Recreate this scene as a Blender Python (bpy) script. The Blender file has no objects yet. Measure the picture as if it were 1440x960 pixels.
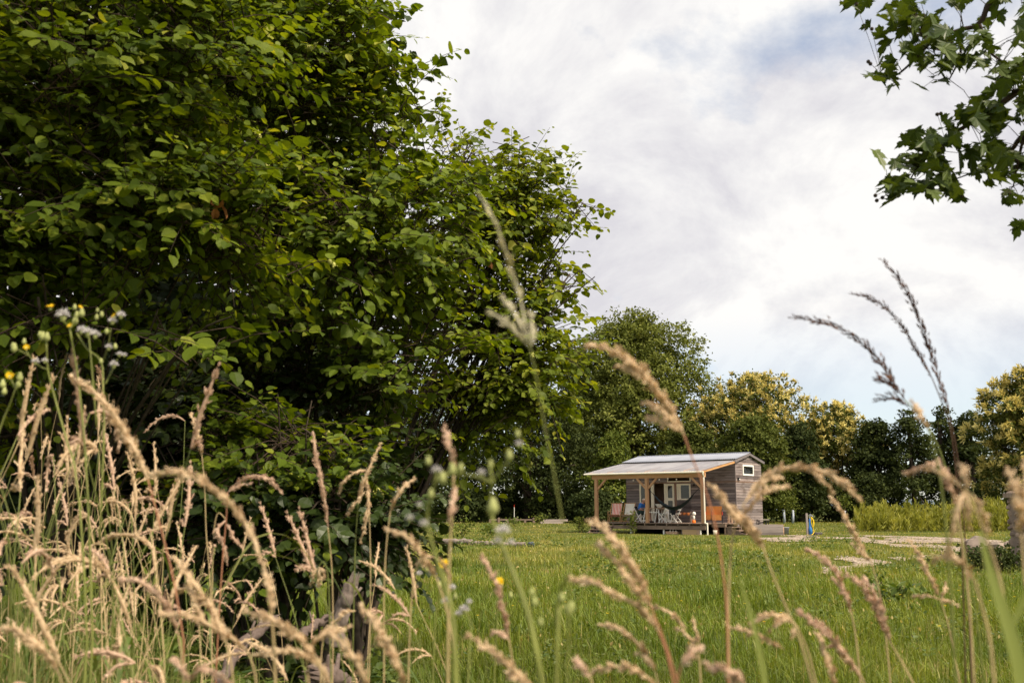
import bpy, math, random
import numpy as np
from mathutils import Vector, Matrix, Euler

rng = np.random.default_rng(7)
random.seed(7)
scene = bpy.context.scene
COL = scene.collection
PI = math.pi

# ------------------------------------------------------------------ camera numbers (used to place things at real distances)
F = 1400.0
PITCH = math.atan(237 / 1400.0)
CP, SP = math.cos(PITCH), math.sin(PITCH)
CAM = np.array([0.0, 0.0, 1.35])

def ray(px, py):
    a = (px - 720) / F
    b = (480 - py) / F
    return np.array([a, CP - SP * b, SP + CP * b])

def at(px, py, Y):
    d = ray(px, py)
    return CAM + d * (Y / d[1])

def sstep(a, b, x):
    t = np.clip((x - a) / (b - a), 0, 1)
    return t * t * (3 - 2 * t)

def tz(x, y):
    """height of the ground"""
    z = 0.19 * sstep(8, 44, y) + 0.17 * sstep(56, 80, y)
    z = z + 0.30 * sstep(0.9, 3.2, -x) * sstep(0.2, 2, y) * (1 - sstep(5, 11, y))
    z = z + 0.02 * np.sin(x * 0.9 + 1.3) * np.sin(y * 0.7) * (1 - sstep(30, 44, y))
    return z

def ground_at(px, py):
    z = 0.1
    for _ in range(12):
        d = ray(px, py)
        t = (z - CAM[2]) / d[2]
        p = CAM + d * t
        z = float(tz(p[0], p[1]))
    return p

# ------------------------------------------------------------------ mesh helpers
def link(o):
    COL.objects.link(o)
    return o

def raw_mesh(name, V, faces, mats, smooth=False, rnd=None, midx=None):
    """V (n,3); faces: list of int arrays (m,k); rnd: list of arrays (m,) per face"""
    V = np.asarray(V, dtype=np.float32)
    faces = [np.asarray(f, dtype=np.int32) for f in faces if len(f)]
    me = bpy.data.meshes.new(name)
    me.vertices.add(len(V))
    me.vertices.foreach_set('co', V.ravel())
    nl = sum(f.size for f in faces)
    npoly = sum(len(f) for f in faces)
    me.loops.add(nl)
    me.polygons.add(npoly)
    me.loops.foreach_set('vertex_index', np.concatenate([f.ravel() for f in faces]))
    tot = np.concatenate([np.full(len(f), f.shape[1], dtype=np.int32) for f in faces])
    st = np.concatenate([[0], np.cumsum(tot)[:-1]]).astype(np.int32)
    me.polygons.foreach_set('loop_start', st)
    me.polygons.foreach_set('loop_total', tot)
    me.polygons.foreach_set('use_smooth', np.full(npoly, bool(smooth)))
    if midx is not None:
        me.polygons.foreach_set('material_index', np.asarray(midx, dtype=np.int32))
    if rnd is not None:
        a = me.attributes.new('rnd', 'FLOAT', 'FACE')
        a.data.foreach_set('value', np.asarray(rnd, dtype=np.float32))
    for m in (mats if isinstance(mats, (list, tuple)) else [mats]):
        me.materials.append(m)
    me.update(calc_edges=True)
    return me

class MB:
    """collects shapes, then links them as ONE mesh object"""
    def __init__(s):
        s.V = []; s.F = {}; s.n = 0; s.R = {}
    def add(s, V, F, rnd=0.5):
        V = np.asarray(V, dtype=float).reshape(-1, 3)
        for f in F:
            f = np.asarray(f, dtype=np.int64)
            if f.ndim == 1: f = f[None]
            if not len(f): continue
            s.F.setdefault(f.shape[1], []).append(f + s.n)
            s.R.setdefault(f.shape[1], []).append(np.full(len(f), rnd) if np.isscalar(rnd) else np.asarray(rnd))
        s.V.append(V); s.n += len(V)
        return s
    def box(s, c, size, R=None, rnd=0.5):
        hx, hy, hz = [k / 2 for k in size]
        v = np.array([[x, y, z] for x in (-hx, hx) for y in (-hy, hy) for z in (-hz, hz)])
        if R is not None: v = v @ np.asarray(R).T
        f = [[0, 1, 3, 2], [4, 6, 7, 5], [0, 4, 5, 1], [2, 3, 7, 6], [0, 2, 6, 4], [1, 5, 7, 3]]
        return s.add(v + np.asarray(c), [np.array(f)], rnd)
    def b2(s, x0, x1, y0, y1, z0, z1, rnd=0.5):
        return s.box(((x0 + x1) / 2, (y0 + y1) / 2, (z0 + z1) / 2), (abs(x1 - x0), abs(y1 - y0), abs(z1 - z0)), None, rnd)
    def bar(s, p, q, w, h, rnd=0.5, up=(0, 0, 1)):
        p = np.asarray(p, float); q = np.asarray(q, float)
        d = q - p; L = np.linalg.norm(d); d = d / L
        up = np.asarray(up, float)
        sx = np.cross(d, up)
        if np.linalg.norm(sx) < 1e-4: sx = np.cross(d, np.array([1.0, 0, 0]))
        sx /= np.linalg.norm(sx); uz = np.cross(sx, d)
        return s.box((p + q) / 2, (L, w, h), np.array([d, sx, uz]).T, rnd)
    def tube(s, path, rad, n=6, rnd=0.5, cap=True):
        V, Fq, caps = tube_arrays(path, rad, n)
        s.add(V, [Fq] + (caps if cap else []), rnd)
        return s
    def lathe(s, prof, c=(0, 0, 0), n=14, rnd=0.5):
        prof = np.asarray(prof, float)
        a = np.linspace(0, 2 * PI, n, endpoint=False)
        V = np.stack([prof[:, None, 0] * np.cos(a), prof[:, None, 0] * np.sin(a), np.repeat(prof[:, 1:2], n, 1)], -1).reshape(-1, 3) + np.asarray(c)
        m = len(prof)
        q = [[i * n + j, i * n + (j + 1) % n, (i + 1) * n + (j + 1) % n, (i + 1) * n + j] for i in range(m - 1) for j in range(n)]
        s.add(V, [np.array(q), np.arange(n)[::-1][None], (np.arange(n) + (m - 1) * n)[None]], rnd)
        return s
    def ball(s, c, r, n=8, sc=(1, 1, 1), rnd=0.5):
        t = np.linspace(0.02, PI - 0.02, n)
        prof = np.stack([np.sin(t), -np.cos(t)], 1)
        a = np.linspace(0, 2 * PI, n + 2, endpoint=False); k = n + 2
        V = np.stack([prof[:, None, 0] * np.cos(a), prof[:, None, 0] * np.sin(a), np.repeat(prof[:, 1:2], k, 1)], -1).reshape(-1, 3)
        V = V * r * np.asarray(sc) + np.asarray(c)
        q = [[i * k + j, i * k + (j + 1) % k, (i + 1) * k + (j + 1) % k, (i + 1) * k + j] for i in range(n - 1) for j in range(k)]
        return s.add(V, [np.array(q)], rnd)
    def build(s, name, mat, parent=None, smooth=False, off=None):
        V = np.concatenate(s.V)
        if off is not None: V = V - np.asarray(off)
        ks = sorted(s.F)
        me = raw_mesh(name, V, [np.concatenate(s.F[k]) for k in ks], mat, smooth, np.concatenate([np.concatenate(s.R[k]) for k in ks]))
        o = bpy.data.objects.new(name, me); link(o)
        if parent is not None: o.parent = parent
        return o

def tube_arrays(path, rad, n=6):
    P = np.asarray(path, float); m = len(P)
    r = np.broadcast_to(np.asarray(rad, float), (m,))
    T = np.gradient(P, axis=0); T /= np.linalg.norm(T, axis=1)[:, None] + 1e-12
    ref = np.array([0, 0, 1.0]) if abs(T[0][2]) < 0.9 else np.array([1.0, 0, 0])
    N = np.cross(T, ref); nn = np.linalg.norm(N, axis=1)
    N[nn < 1e-3] = [1, 0, 0]
    N /= np.linalg.norm(N, axis=1)[:, None]
    B = np.cross(T, N)
    a = np.linspace(0, 2 * PI, n, endpoint=False)
    V = (P[:, None] + r[:, None, None] * (np.cos(a)[None, :, None] * N[:, None] + np.sin(a)[None, :, None] * B[:, None])).reshape(-1, 3)
    i = np.arange(m - 1)[:, None] * n; j = np.arange(n)[None]; j2 = (j + 1) % n
    Fq = np.stack([i + j, i + j2, i + n + j2, i + n + j], -1).reshape(-1, 4)
    caps = [np.arange(n)[::-1][None], (np.arange(n) + (m - 1) * n)[None]]
    return V, Fq, caps

def smooth_path(pts, n):
    P = np.asarray(pts, float)
    if len(P) == 2: return P[0] + (P[1] - P[0]) * np.linspace(0, 1, n)[:, None]
    Q = np.vstack([2 * P[0] - P[1], P, 2 * P[-1] - P[-2]])
    t = np.linspace(0, len(P) - 1 - 1e-9, n); i = t.astype(int); f = (t - i)[:, None]
    a, b, c, d = Q[i], Q[i + 1], Q[i + 2], Q[i + 3]
    return 0.5 * (2 * b + (c - a) * f + (2 * a - 5 * b + 4 * c - d) * f ** 2 + (3 * b - a - 3 * c + d) * f ** 3)

def nrm(v):
    return v / (np.linalg.norm(v, axis=-1, keepdims=True) + 1e-9)

def frames(xdir, normal):
    """rotation matrices whose columns are x (leaf axis), y, z (leaf normal)"""
    x = nrm(xdir); z = normal - (normal * x).sum(-1, keepdims=True) * x; z = nrm(z)
    y = np.cross(z, x)
    return np.stack([x, y, z], -1)

def scatter(tv, tf, P, R, S, rnd):
    """copies of a small template merged into arrays (leaves, blades, spikelets)"""
    m = len(P); k = len(tv)
    S = np.asarray(S, float)
    sv = tv[None] * (S[:, None, None] if S.ndim == 1 else S[:, None, :])
    V = np.einsum('mij,mkj->mki', R, sv) + P[:, None]
    Fs = [(f[None] + (np.arange(m) * k)[:, None, None]).reshape(-1, f.shape[1]) for f in tf]
    Rn = np.concatenate([np.repeat(rnd, len(f)) for f in tf])
    return V.reshape(-1, 3), Fs, Rn

def scatter_obj(name, parts, mat, parent=None, smooth=False, off=None):
    """parts: list of scatter() results -> one object"""
    V = []; Fd = {}; Rd = {}; n = 0
    for (v, fs, rn) in parts:
        p = 0
        for f in fs:
            Fd.setdefault(f.shape[1], []).append(f + n); Rd.setdefault(f.shape[1], []).append(rn[p:p + len(f)]); p += len(f)
        V.append(v); n += len(v)
    V = np.concatenate(V)
    if off is not None: V = V - np.asarray(off)
    ks = sorted(Fd)
    me = raw_mesh(name, V, [np.concatenate(Fd[k]) for k in ks], mat, smooth, np.concatenate([np.concatenate(Rd[k]) for k in ks]))
    o = bpy.data.objects.new(name, me); link(o)
    if parent is not None: o.parent = parent
    return o

def tag(o, label=None, cat=None, group=None, kind=None):
    if label: o['label'] = label
    if cat: o['category'] = cat
    if group: o['group'] = group
    if kind: o['kind'] = kind
    return o

def thing(name, loc, label, cat, rz=0.0, group=None):
    o = bpy.data.objects.new(name, None); link(o)
    o.location = [float(k) for k in loc]; o.rotation_euler = (0, 0, rz)
    o.empty_display_size = 0.2
    return tag(o, label, cat, group, 'thing')

def copy_tree(o, parent=None):
    c = o.copy(); COL.objects.link(c)
    if parent is not None: c.parent = parent
    for ch in list(o.children): copy_tree(ch, c)
    return c

def vnoise(P, sc, seed=0):
    """cheap smooth value noise of points, 0..1"""
    P = np.asarray(P, float) * sc + seed * 17.31
    i = np.floor(P).astype(np.int64); f = P - i; f = f * f * (3 - 2 * f)
    def h(a):
        n = np.zeros(len(a))
        k = np.array([12.9898, 78.233, 37.719])[:a.shape[1]]
        n = np.sin((a * k).sum(1)) * 43758.5453
        return n - np.floor(n)
    d = P.shape[1]; out = np.zeros(len(P))
    for b in range(2 ** d):
        o = np.array([(b >> k) & 1 for k in range(d)])
        w = np.prod(np.where(o, f, 1 - f), axis=1)
        out += w * h(i + o)
    return out

def in_poly(x, y, poly):
    ins = np.zeros(len(x), bool); n = len(poly)
    for i in range(n):
        x0, y0 = poly[i]; x1, y1 = poly[(i + 1) % n]
        c = ((y0 > y) != (y1 > y)) & (x < (x1 - x0) * (y - y0) / (y1 - y0 + 1e-12) + x0)
        ins ^= c
    return ins

# ------------------------------------------------------------------ materials
def new_mat(name):
    m = bpy.data.materials.new(name); m.use_nodes = True
    nt = m.node_tree; nt.nodes.clear()
    out = nt.nodes.new('ShaderNodeOutputMaterial')
    return m, nt, out

def ramp(nt, fac, stops, interp='LINEAR'):
    r = nt.nodes.new('ShaderNodeValToRGB'); r.color_ramp.interpolation = interp
    e = r.color_ramp.elements
    while len(e) < len(stops): e.new(0.5)
    for k, (p, c) in zip(e, stops):
        k.position = p; k.color = (*c, 1)
    nt.links.new(fac, r.inputs[0])
    return r.outputs[0]

def coords(nt, which='Object', scale=(1, 1, 1)):
    tc = nt.nodes.new('ShaderNodeTexCoord'); mp = nt.nodes.new('ShaderNodeMapping')
    mp.inputs['Scale'].default_value = scale
    nt.links.new(tc.outputs[which], mp.inputs[0])
    return mp.outputs[0]

def noise(nt, vec, scale, detail=3, rough=0.55):
    n = nt.nodes.new('ShaderNodeTexNoise'); n.inputs['Scale'].default_value = scale
    n.inputs['Detail'].default_value = detail; n.inputs['Roughness'].default_value = rough
    if vec is not None: nt.links.new(vec, n.inputs['Vector'])
    return n.outputs['Fac']

def mixc(nt, fac, a, b, blend='MIX'):
    m = nt.nodes.new('ShaderNodeMix'); m.data_type = 'RGBA'; m.blend_type = blend
    for sock, val in ((m.inputs[0], fac), (m.inputs[6], a), (m.inputs[7], b)):
        if isinstance(val, (int, float)): sock.default_value = val
        elif isinstance(val, tuple): sock.default_value = (*val, 1)
        else: nt.links.new(val, sock)
    return m.outputs[2]

def attr(nt, name='rnd'):
    a = nt.nodes.new('ShaderNodeAttribute'); a.attribute_name = name
    return a.outputs['Fac']

def principled(nt, col, rough=0.7, spec=0.3, bump=None, bstr=0.3, bdist=0.01, metal=0):
    p = nt.nodes.new('ShaderNodeBsdfPrincipled')
    if isinstance(col, tuple): p.inputs['Base Color'].default_value = (*col, 1)
    else: nt.links.new(col, p.inputs['Base Color'])
    p.inputs['Roughness'].default_value = rough
    p.inputs['Specular IOR Level'].default_value = spec
    p.inputs['Metallic'].default_value = metal
    if bump is not None:
        b = nt.nodes.new('ShaderNodeBump'); b.inputs['Strength'].default_value = bstr; b.inputs['Distance'].default_value = bdist
        nt.links.new(bump, b.inputs['Height']); nt.links.new(b.outputs[0], p.inputs['Normal'])
    return p

def simple(name, c, rough=0.7, spec=0.3, var=0.15, sc=8, metal=0):
    """plain material with a little uneven colour"""
    m, nt, out = new_mat(name)
    v = coords(nt)
    n = noise(nt, v, sc, 4)
    lo = tuple(k * (1 - var) for k in c); hi = tuple(min(1, k * (1 + var)) for k in c)
    col = ramp(nt, n, [(0.3, lo), (0.7, hi)])
    p = principled(nt, col, rough, spec, n, 0.15, 0.004, metal)
    nt.links.new(p.outputs[0], out.inputs[0])
    return m

def leafy(name, stops, transl=0.35, rough=0.45, spec=0.35, tcol=None, patch=None, patch_scale=0.5):
    """leaf / blade material: colour differs leaf by leaf, light shines through"""
    m, nt, out = new_mat(name)
    col = ramp(nt, attr(nt), stops)
    if patch is not None:
        n = noise(nt, coords(nt), patch_scale, 2)
        f = ramp(nt, n, [(0.42, (0, 0, 0)), (0.62, (1, 1, 1))])
        mm = nt.nodes.new('ShaderNodeMath'); mm.operation = 'MULTIPLY'; mm.inputs[1].default_value = patch[1]
        nt.links.new(f, mm.inputs[0])
        col = mixc(nt, mm.outputs[0], col, patch[0])
    p = principled(nt, col, rough, spec)
    t = nt.nodes.new('ShaderNodeBsdfTranslucent')
    if tcol is None: tcol = (1.25, 1.2, 0.55)
    tc = mixc(nt, 1.0, col, tcol, 'MULTIPLY')
    nt.links.new(tc, t.inputs[0])
    mx = nt.nodes.new('ShaderNodeMixShader'); mx.inputs[0].default_value = transl
    nt.links.new(p.outputs[0], mx.inputs[1]); nt.links.new(t.outputs[0], mx.inputs[2])
    nt.links.new(mx.outputs[0], out.inputs[0])
    return m

def wood(name, a, b, along=0, sc=6.0, rough=0.75, dark=None, spec=0.2):
    """timber with grain along one axis; each board (rnd) has its own tone"""
    m, nt, out = new_mat(name)
    s = [sc * 3] * 3; s[along] = sc * 0.22
    v = coords(nt, 'Object', tuple(s))
    n = noise(nt, v, 1.0, 6, 0.65)
    col = ramp(nt, n, [(0.25, a), (0.75, b)])
    r = attr(nt)
    tone = ramp(nt, r, [(0, (0.56, 0.55, 0.56)), (0.5, (1, 1, 1)), (1, (1.3, 1.25, 1.2))])
    col = mixc(nt, 1.0, col, tone, 'MULTIPLY')
    if dark is not None:
        n2 = noise(nt, coords(nt, 'Object', (0.8, 0.8, 2.5)), 1.6, 4, 0.6)
        f = ramp(nt, n2, [(0.5, (0, 0, 0)), (0.72, (0.75, 0.75, 0.75))])
        col = mixc(nt, f, col, dark)
    p = principled(nt, col, rough, spec, n, 0.35, 0.006)
    nt.links.new(p.outputs[0], out.inputs[0])
    return m

M = {}
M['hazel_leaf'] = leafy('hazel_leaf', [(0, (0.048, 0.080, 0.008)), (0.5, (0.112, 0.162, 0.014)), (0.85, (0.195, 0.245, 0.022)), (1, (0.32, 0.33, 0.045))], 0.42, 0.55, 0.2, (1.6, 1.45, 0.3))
M['hazel_sun'] = leafy('hazel_sun', [(0, (0.062, 0.094, 0.009)), (0.5, (0.135, 0.178, 0.015)), (0.85, (0.225, 0.262, 0.024)), (1, (0.34, 0.33, 0.045))], 0.45, 0.55, 0.2, (1.6, 1.45, 0.3))  # sunlit copy of the hazel leaf: sunlight put into a lighter, warmer colour
M['hazel_shade'] = leafy('hazel_shade', [(0, (0.020, 0.036, 0.008)), (1, (0.05, 0.075, 0.015))], 0.25)  # shaded copy of the hazel leaf: the hollow's shade put into the colour
M['plane_leaf'] = leafy('plane_leaf', [(0, (0.035, 0.06, 0.012)), (1, (0.085, 0.12, 0.02))], 0.25, 0.45, 0.3, (1.4, 1.3, 0.4))
M['bark'] = simple('bark', (0.055, 0.042, 0.032), 0.9, 0.15, 0.45, 25)
M['bark_dark'] = simple('bark_dark', (0.05, 0.04, 0.03), 0.9, 0.1, 0.4, 9)
M['twig'] = simple('twig', (0.05, 0.034, 0.024), 0.8, 0.2, 0.3, 30)
M['nut'] = simple('nut', (0.42, 0.42, 0.11), 0.6, 0.3, 0.2, 60)
M['dead_leaf'] = simple('dead_leaf', (0.40, 0.17, 0.07), 0.8, 0.1, 0.3, 40)
M['grass_head'] = leafy('grass_head', [(0, (0.43, 0.30, 0.18)), (0.5, (0.68, 0.52, 0.335)), (1, (0.87, 0.74, 0.53))], 0.32, 0.7, 0.1, (1.15, 1.0, 0.8))
M['grass_head_pink'] = leafy('grass_head_pink', [(0, (0.42, 0.275, 0.19)), (0.5, (0.64, 0.46, 0.335)), (1, (0.83, 0.67, 0.52))], 0.32, 0.7, 0.1, (1.15, 0.95, 0.85))
M['grass_head_dark'] = leafy('grass_head_dark', [(0, (0.045, 0.018, 0.012)), (0.6, (0.085, 0.038, 0.022)), (1, (0.17, 0.085, 0.045))], 0.08, 0.7, 0.1, (1.1, 0.9, 0.8))
M['grass_head_pale'] = leafy('grass_head_pale', [(0, (0.45, 0.42, 0.28)), (0.5, (0.66, 0.61, 0.45)), (1, (0.86, 0.82, 0.68))], 0.35, 0.7, 0.1, (1.1, 1.05, 0.8))
M['stem_straw'] = simple('stem_straw', (0.40, 0.30, 0.155), 0.6, 0.25, 0.25, 20)
M['stem_red'] = simple('stem_red', (0.33, 0.15, 0.085), 0.6, 0.25, 0.25, 20)
M['stem_dark'] = simple('stem_dark', (0.07, 0.036, 0.022), 0.6, 0.2, 0.25, 20)
M['stem_lime'] = simple('stem_lime', (0.17, 0.185, 0.045), 0.55, 0.3, 0.25, 20)
M['stem_green'] = simple('stem_green', (0.135, 0.155, 0.036), 0.55, 0.3, 0.25, 20)
M['blade'] = leafy('blade', [(0, (0.08, 0.125, 0.026)), (0.5, (0.135, 0.185, 0.04)), (0.8, (0.20, 0.23, 0.06)), (1, (0.40, 0.31, 0.15))], 0.35, 0.5, 0.3)
M['weed'] = leafy('weed', [(0, (0.065, 0.105, 0.018)), (0.6, (0.115, 0.16, 0.026)), (1, (0.20, 0.23, 0.045))], 0.35)
M['nettle'] = leafy('nettle', [(0, (0.03, 0.06, 0.02)), (1, (0.06, 0.10, 0.03))], 0.3)
M['petal'] = leafy('petal', [(0, (0.75, 0.50, 0.02)), (1, (0.85, 0.62, 0.03))], 0.3, 0.6, 0.1, (1, 0.9, 0.3))
M['fluff'] = leafy('fluff', [(0, (0.62, 0.58, 0.58)), (1, (0.88, 0.86, 0.86))], 0.4, 0.9, 0.0, (1, 1, 1))
M['bud'] = simple('bud', (0.30, 0.32, 0.12), 0.6, 0.2, 0.3, 60)
# ------------------------------------------------------------------ templates for leaves, blades and spikelets
def leaf_template(kind='hazel'):
    if kind == 'hazel':
        mx = [(0, 0), (0.32, 0), (0.64, 0), (1.0, 0)]
        ed = [(0.04, 0.25), (0.26, 0.43), (0.55, 0.45), (0.80, 0.27)]
    elif kind == 'nettle':
        mx = [(0, 0), (0.3, 0), (0.6, 0), (1.0, 0)]
        ed = [(0.03, 0.2), (0.2, 0.30), (0.5, 0.24), (0.78, 0.12)]
    V = [(x, y, 0.0) for x, y in mx] + [(x, y, 0.0) for x, y in ed] + [(x, -y, 0.0) for x, y in ed]
    V = np.array(V)
    V[:, 2] = 0.22 * np.abs(V[:, 1]) - 0.22 * V[:, 0] ** 2 + 0.03 * np.sin(V[:, 0] * 17)
    Fq = np.array([[0, 1, 5, 4], [1, 2, 6, 5], [2, 3, 7, 6], [0, 8, 9, 1], [1, 9, 10, 2], [2, 10, 11, 3]])
    return V, [Fq]

def plane_template():
    """five pointed, toothed lobes"""
    tips = [(-20, 0.42), (38, 0.62), (90, 0.95), (142, 0.62), (200, 0.42)]
    pts = [(270, 0.12)]
    for k, (a, r) in enumerate(tips):
        w = 20 if k in (1, 2, 3) else 16
        pts += [(a - w * 1.25, r * 0.58), (a - w * 0.8, r * 0.74), (a - w * 0.42, r * 0.72), (a, r), (a + w * 0.42, r * 0.72), (a + w * 0.8, r * 0.74), (a + w * 1.25, r * 0.58)]
        if k < 4:
            a2 = (a + tips[k + 1][0]) / 2
            pts.append((a2, 0.40))
    V = [(0, 0.02, 0)]
    for a, r in pts:
        x = math.cos(math.radians(a)) * r; y = math.sin(math.radians(a)) * r
        V.append((y, -x, 0))
    V = np.array(V, float)
    V[:, 2] = 0.18 * np.abs(V[:, 1]) - 0.20 * V[:, 0] ** 2 + 0.05 * np.sin(5 * V[:, 1])
    n = len(pts)
    T = np.array([[0, 1 + i, 1 + (i + 1) % n] for i in range(n)])
    return V, [T]

CARD_V = np.array([[0, 0, 0], [0.45, 0.36, 0.08], [1, 0, -0.06], [0.45, -0.36, 0.08]])
CARD = (CARD_V, [np.array([[0, 1, 2, 3]])])
HAZEL = leaf_template('hazel'); NETTLE = leaf_template('nettle'); PLANE = plane_template()
# spikelet: three sided spindle along x
_a = np.array([0, 2 * PI / 3, 4 * PI / 3])
SPK_V = np.vstack([[0, 0, 0], np.stack([np.full(3, 0.42), 0.17 * np.cos(_a), 0.17 * np.sin(_a)], 1), [1, 0, 0]])
SPK = (SPK_V, [np.array([[0, 2, 1], [0, 3, 2], [0, 1, 3], [1, 2, 4], [2, 3, 4], [3, 1, 4]])])
# grass blade standing along z, bending to +x, width along y
def blade_template(bend=0.45, w=0.5):
    V = []; h = [0, 0.4, 0.75, 1.0]; ww = [0.8, 1.0, 0.7, 0.0]
    for t, q in zip(h, ww):
        x = bend * t ** 2.2; z = t * (1 - 0.28 * bend * t)
        if q > 0: V += [(x, -q * w, z), (x, q * w, z)]
        else: V += [(x, 0, z)]
    return np.array(V), [np.array([[0, 1, 3, 2], [2, 3, 5, 4]]), np.array([[4, 5, 6]])]
BLADES = [blade_template(b) for b in (0.15, 0.45, 0.8, 1.15)]

def rand_dirs(n):
    return nrm(rng.normal(size=(n, 3)))

def yaw_mats(a, tilt=None):
    c, s = np.cos(a), np.sin(a); z = np.zeros_like(a); o = np.ones_like(a)
    return np.stack([np.stack([c, -s, z], -1), np.stack([s, c, z], -1), np.stack([z, z, o], -1)], -2)

# ------------------------------------------------------------------ world, sun, camera
SUN_DIR = Vector((0.66, -0.52, 0.96)).normalized()       # towards the sun: over the right shoulder
world = bpy.data.worlds.new('World'); scene.world = world; world.use_nodes = True
nt = world.node_tree; nt.nodes.clear()
wo = nt.nodes.new('ShaderNodeOutputWorld')
sky = nt.nodes.new('ShaderNodeTexSky'); sky.sky_type = 'NISHITA'; sky.sun_disc = False
sky.sun_elevation = math.asin(SUN_DIR.z); sky.sun_rotation = math.atan2(SUN_DIR.x, SUN_DIR.y)
sky.air_density = 1.0; sky.dust_density = 0.6; sky.ozone_density = 2.0
bg = nt.nodes.new('ShaderNodeBackground'); bg.inputs[1].default_value = 0.09
nt.links.new(sky.outputs[0], bg.inputs[0])
tc = nt.nodes.new('ShaderNodeTexCoord'); sx = nt.nodes.new('ShaderNodeSeparateXYZ'); nt.links.new(tc.outputs['Generated'], sx.inputs[0])
def wm(op, a, b=None):
    n = nt.nodes.new('ShaderNodeMath'); n.operation = op
    for k, v in enumerate((a, b)):
        if v is None: continue
        if isinstance(v, (int, float)): n.inputs[k].default_value = v
        else: nt.links.new(v, n.inputs[k])
    return n.outputs[0]
zz = wm('ADD', wm('MAXIMUM', sx.outputs[2], 0.0), 0.85)
cx = nt.nodes.new('ShaderNodeCombineXYZ')
nt.links.new(wm('DIVIDE', sx.outputs[0], zz), cx.inputs[0]); nt.links.new(wm('DIVIDE', sx.outputs[1], zz), cx.inputs[1]); cx.inputs[2].default_value = 3.7
mpw = nt.nodes.new('ShaderNodeMapping'); mpw.inputs['Location'].default_value = (4.278, 2.075, 0); mpw.inputs['Scale'].default_value = (2.1, 2.45, 1)
nt.links.new(cx.outputs[0], mpw.inputs[0])
cl = nt.nodes.new('ShaderNodeTexNoise'); cl.inputs['Scale'].default_value = 1.5; cl.inputs['Detail'].default_value = 9; cl.inputs['Roughness'].default_value = 0.58; cl.inputs['Distortion'].default_value = 0.25
nt.links.new(mpw.outputs[0], cl.inputs['Vector'])
c2 = nt.nodes.new('ShaderNodeTexNoise'); c2.inputs['Scale'].default_value = 2.6; c2.inputs['Detail'].default_value = 8; c2.inputs['Roughness'].default_value = 0.62; c2.inputs['Distortion'].default_value = 0.4
mp2 = nt.nodes.new('ShaderNodeMapping'); mp2.inputs['Location'].default_value = (8.3, 0.6, 1); nt.links.new(mpw.outputs[0], mp2.inputs[0]); nt.links.new(mp2.outputs[0], c2.inputs['Vector'])
cover = ramp(nt, cl.outputs['Fac'], [(0.29, (0.22, 0.22, 0.22)), (0.42, (1, 1, 1))])
low = ramp(nt, sx.outputs[2], [(0.07, (0.35, 0.35, 0.35)), (0.19, (1, 1, 1))])
mask = wm('MULTIPLY', cover, low)
ccol = ramp(nt, c2.outputs['Fac'], [(0.37, (0.425, 0.416, 0.440)), (0.47, (0.505, 0.497, 0.502)), (0.57, (0.59, 0.58, 0.565))])
bc = nt.nodes.new('ShaderNodeBackground'); nt.links.new(ccol, bc.inputs[0]); bc.inputs[1].default_value = 0.96
mxw = nt.nodes.new('ShaderNodeMixShader'); nt.links.new(mask, mxw.inputs[0]); nt.links.new(bg.outputs[0], mxw.inputs[1]); nt.links.new(bc.outputs[0], mxw.inputs[2])
nt.links.new(mxw.outputs[0], wo.inputs[0])

sd = bpy.data.lights.new('sun', 'SUN'); sd.energy = 4.0; sd.angle = math.radians(11); sd.color = (1.0, 0.87, 0.68)
so = bpy.data.objects.new('sun', sd); link(so); so.rotation_euler = SUN_DIR.to_track_quat('Z', 'Y').to_euler()

cam = bpy.data.cameras.new('camera'); cam.sensor_width = 36; cam.lens = 35.0; cam.clip_end = 6000; cam.clip_start = 0.05
cam.dof.use_dof = True; cam.dof.focus_distance = 22; cam.dof.aperture_fstop = 5.6; cam.dof.aperture_blades = 9
co = bpy.data.objects.new('camera', cam); link(co); co.location = CAM; co.rotation_euler = (PI / 2 + PITCH, 0, 0)
scene.camera = co
scene.view_settings.view_transform = 'Standard'; scene.view_settings.look = 'None'; scene.view_settings.gamma = 1; scene.view_settings.exposure = 0.85
scene.render.engine = 'CYCLES'; scene.cycles.use_denoising = True
scene.cycles.max_bounces = 6; scene.cycles.diffuse_bounces = 3; scene.cycles.transmission_bounces = 5; scene.cycles.transparent_max_bounces = 6; scene.cycles.glossy_bounces = 2
scene.cycles.use_adaptive_sampling = True; scene.cycles.adaptive_threshold = 0.01
scene.cycles.caustics_reflective = False; scene.cycles.caustics_refractive = False

# ------------------------------------------------------------------ ground, path, hills
def axis(lo, hi, n, c, k):
    t = np.linspace(-1, 1, n); a = np.sinh(t * k) / np.sinh(k)
    return np.where(a < 0, c + a * (c - lo), c + a * (hi - c))
gx = axis(-900, 900, 121, 0, 5.2); gy = np.concatenate([np.linspace(-30, 0, 8, endpoint=False), np.linspace(0, 100, 120, endpoint=False), np.geomspace(100, 2500, 24)])
GX, GY = np.meshgrid(gx, gy); GZ = tz(GX, GY)
GV = np.stack([GX, GY, GZ], -1).reshape(-1, 3); nx = len(gx); ny = len(gy)
i = np.arange(ny - 1)[:, None] * nx; j = np.arange(nx - 1)[None]
GF = np.stack([i + j, i + j + 1, i + nx + j + 1, i + nx + j], -1).reshape(-1, 4)
m, nt, out = new_mat('meadow_ground')
v = coords(nt); n1 = noise(nt, v, 0.35, 4); n2 = noise(nt, v, 9, 5)
c1_ = ramp(nt, n1, [(0.35, (0.055, 0.075, 0.018)), (0.55, (0.10, 0.115, 0.03)), (0.7, (0.19, 0.155, 0.065))])
c2_ = ramp(nt, n2, [(0.3, (0.6, 0.6, 0.55)), (0.7, (1.25, 1.2, 1.1))])
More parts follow.
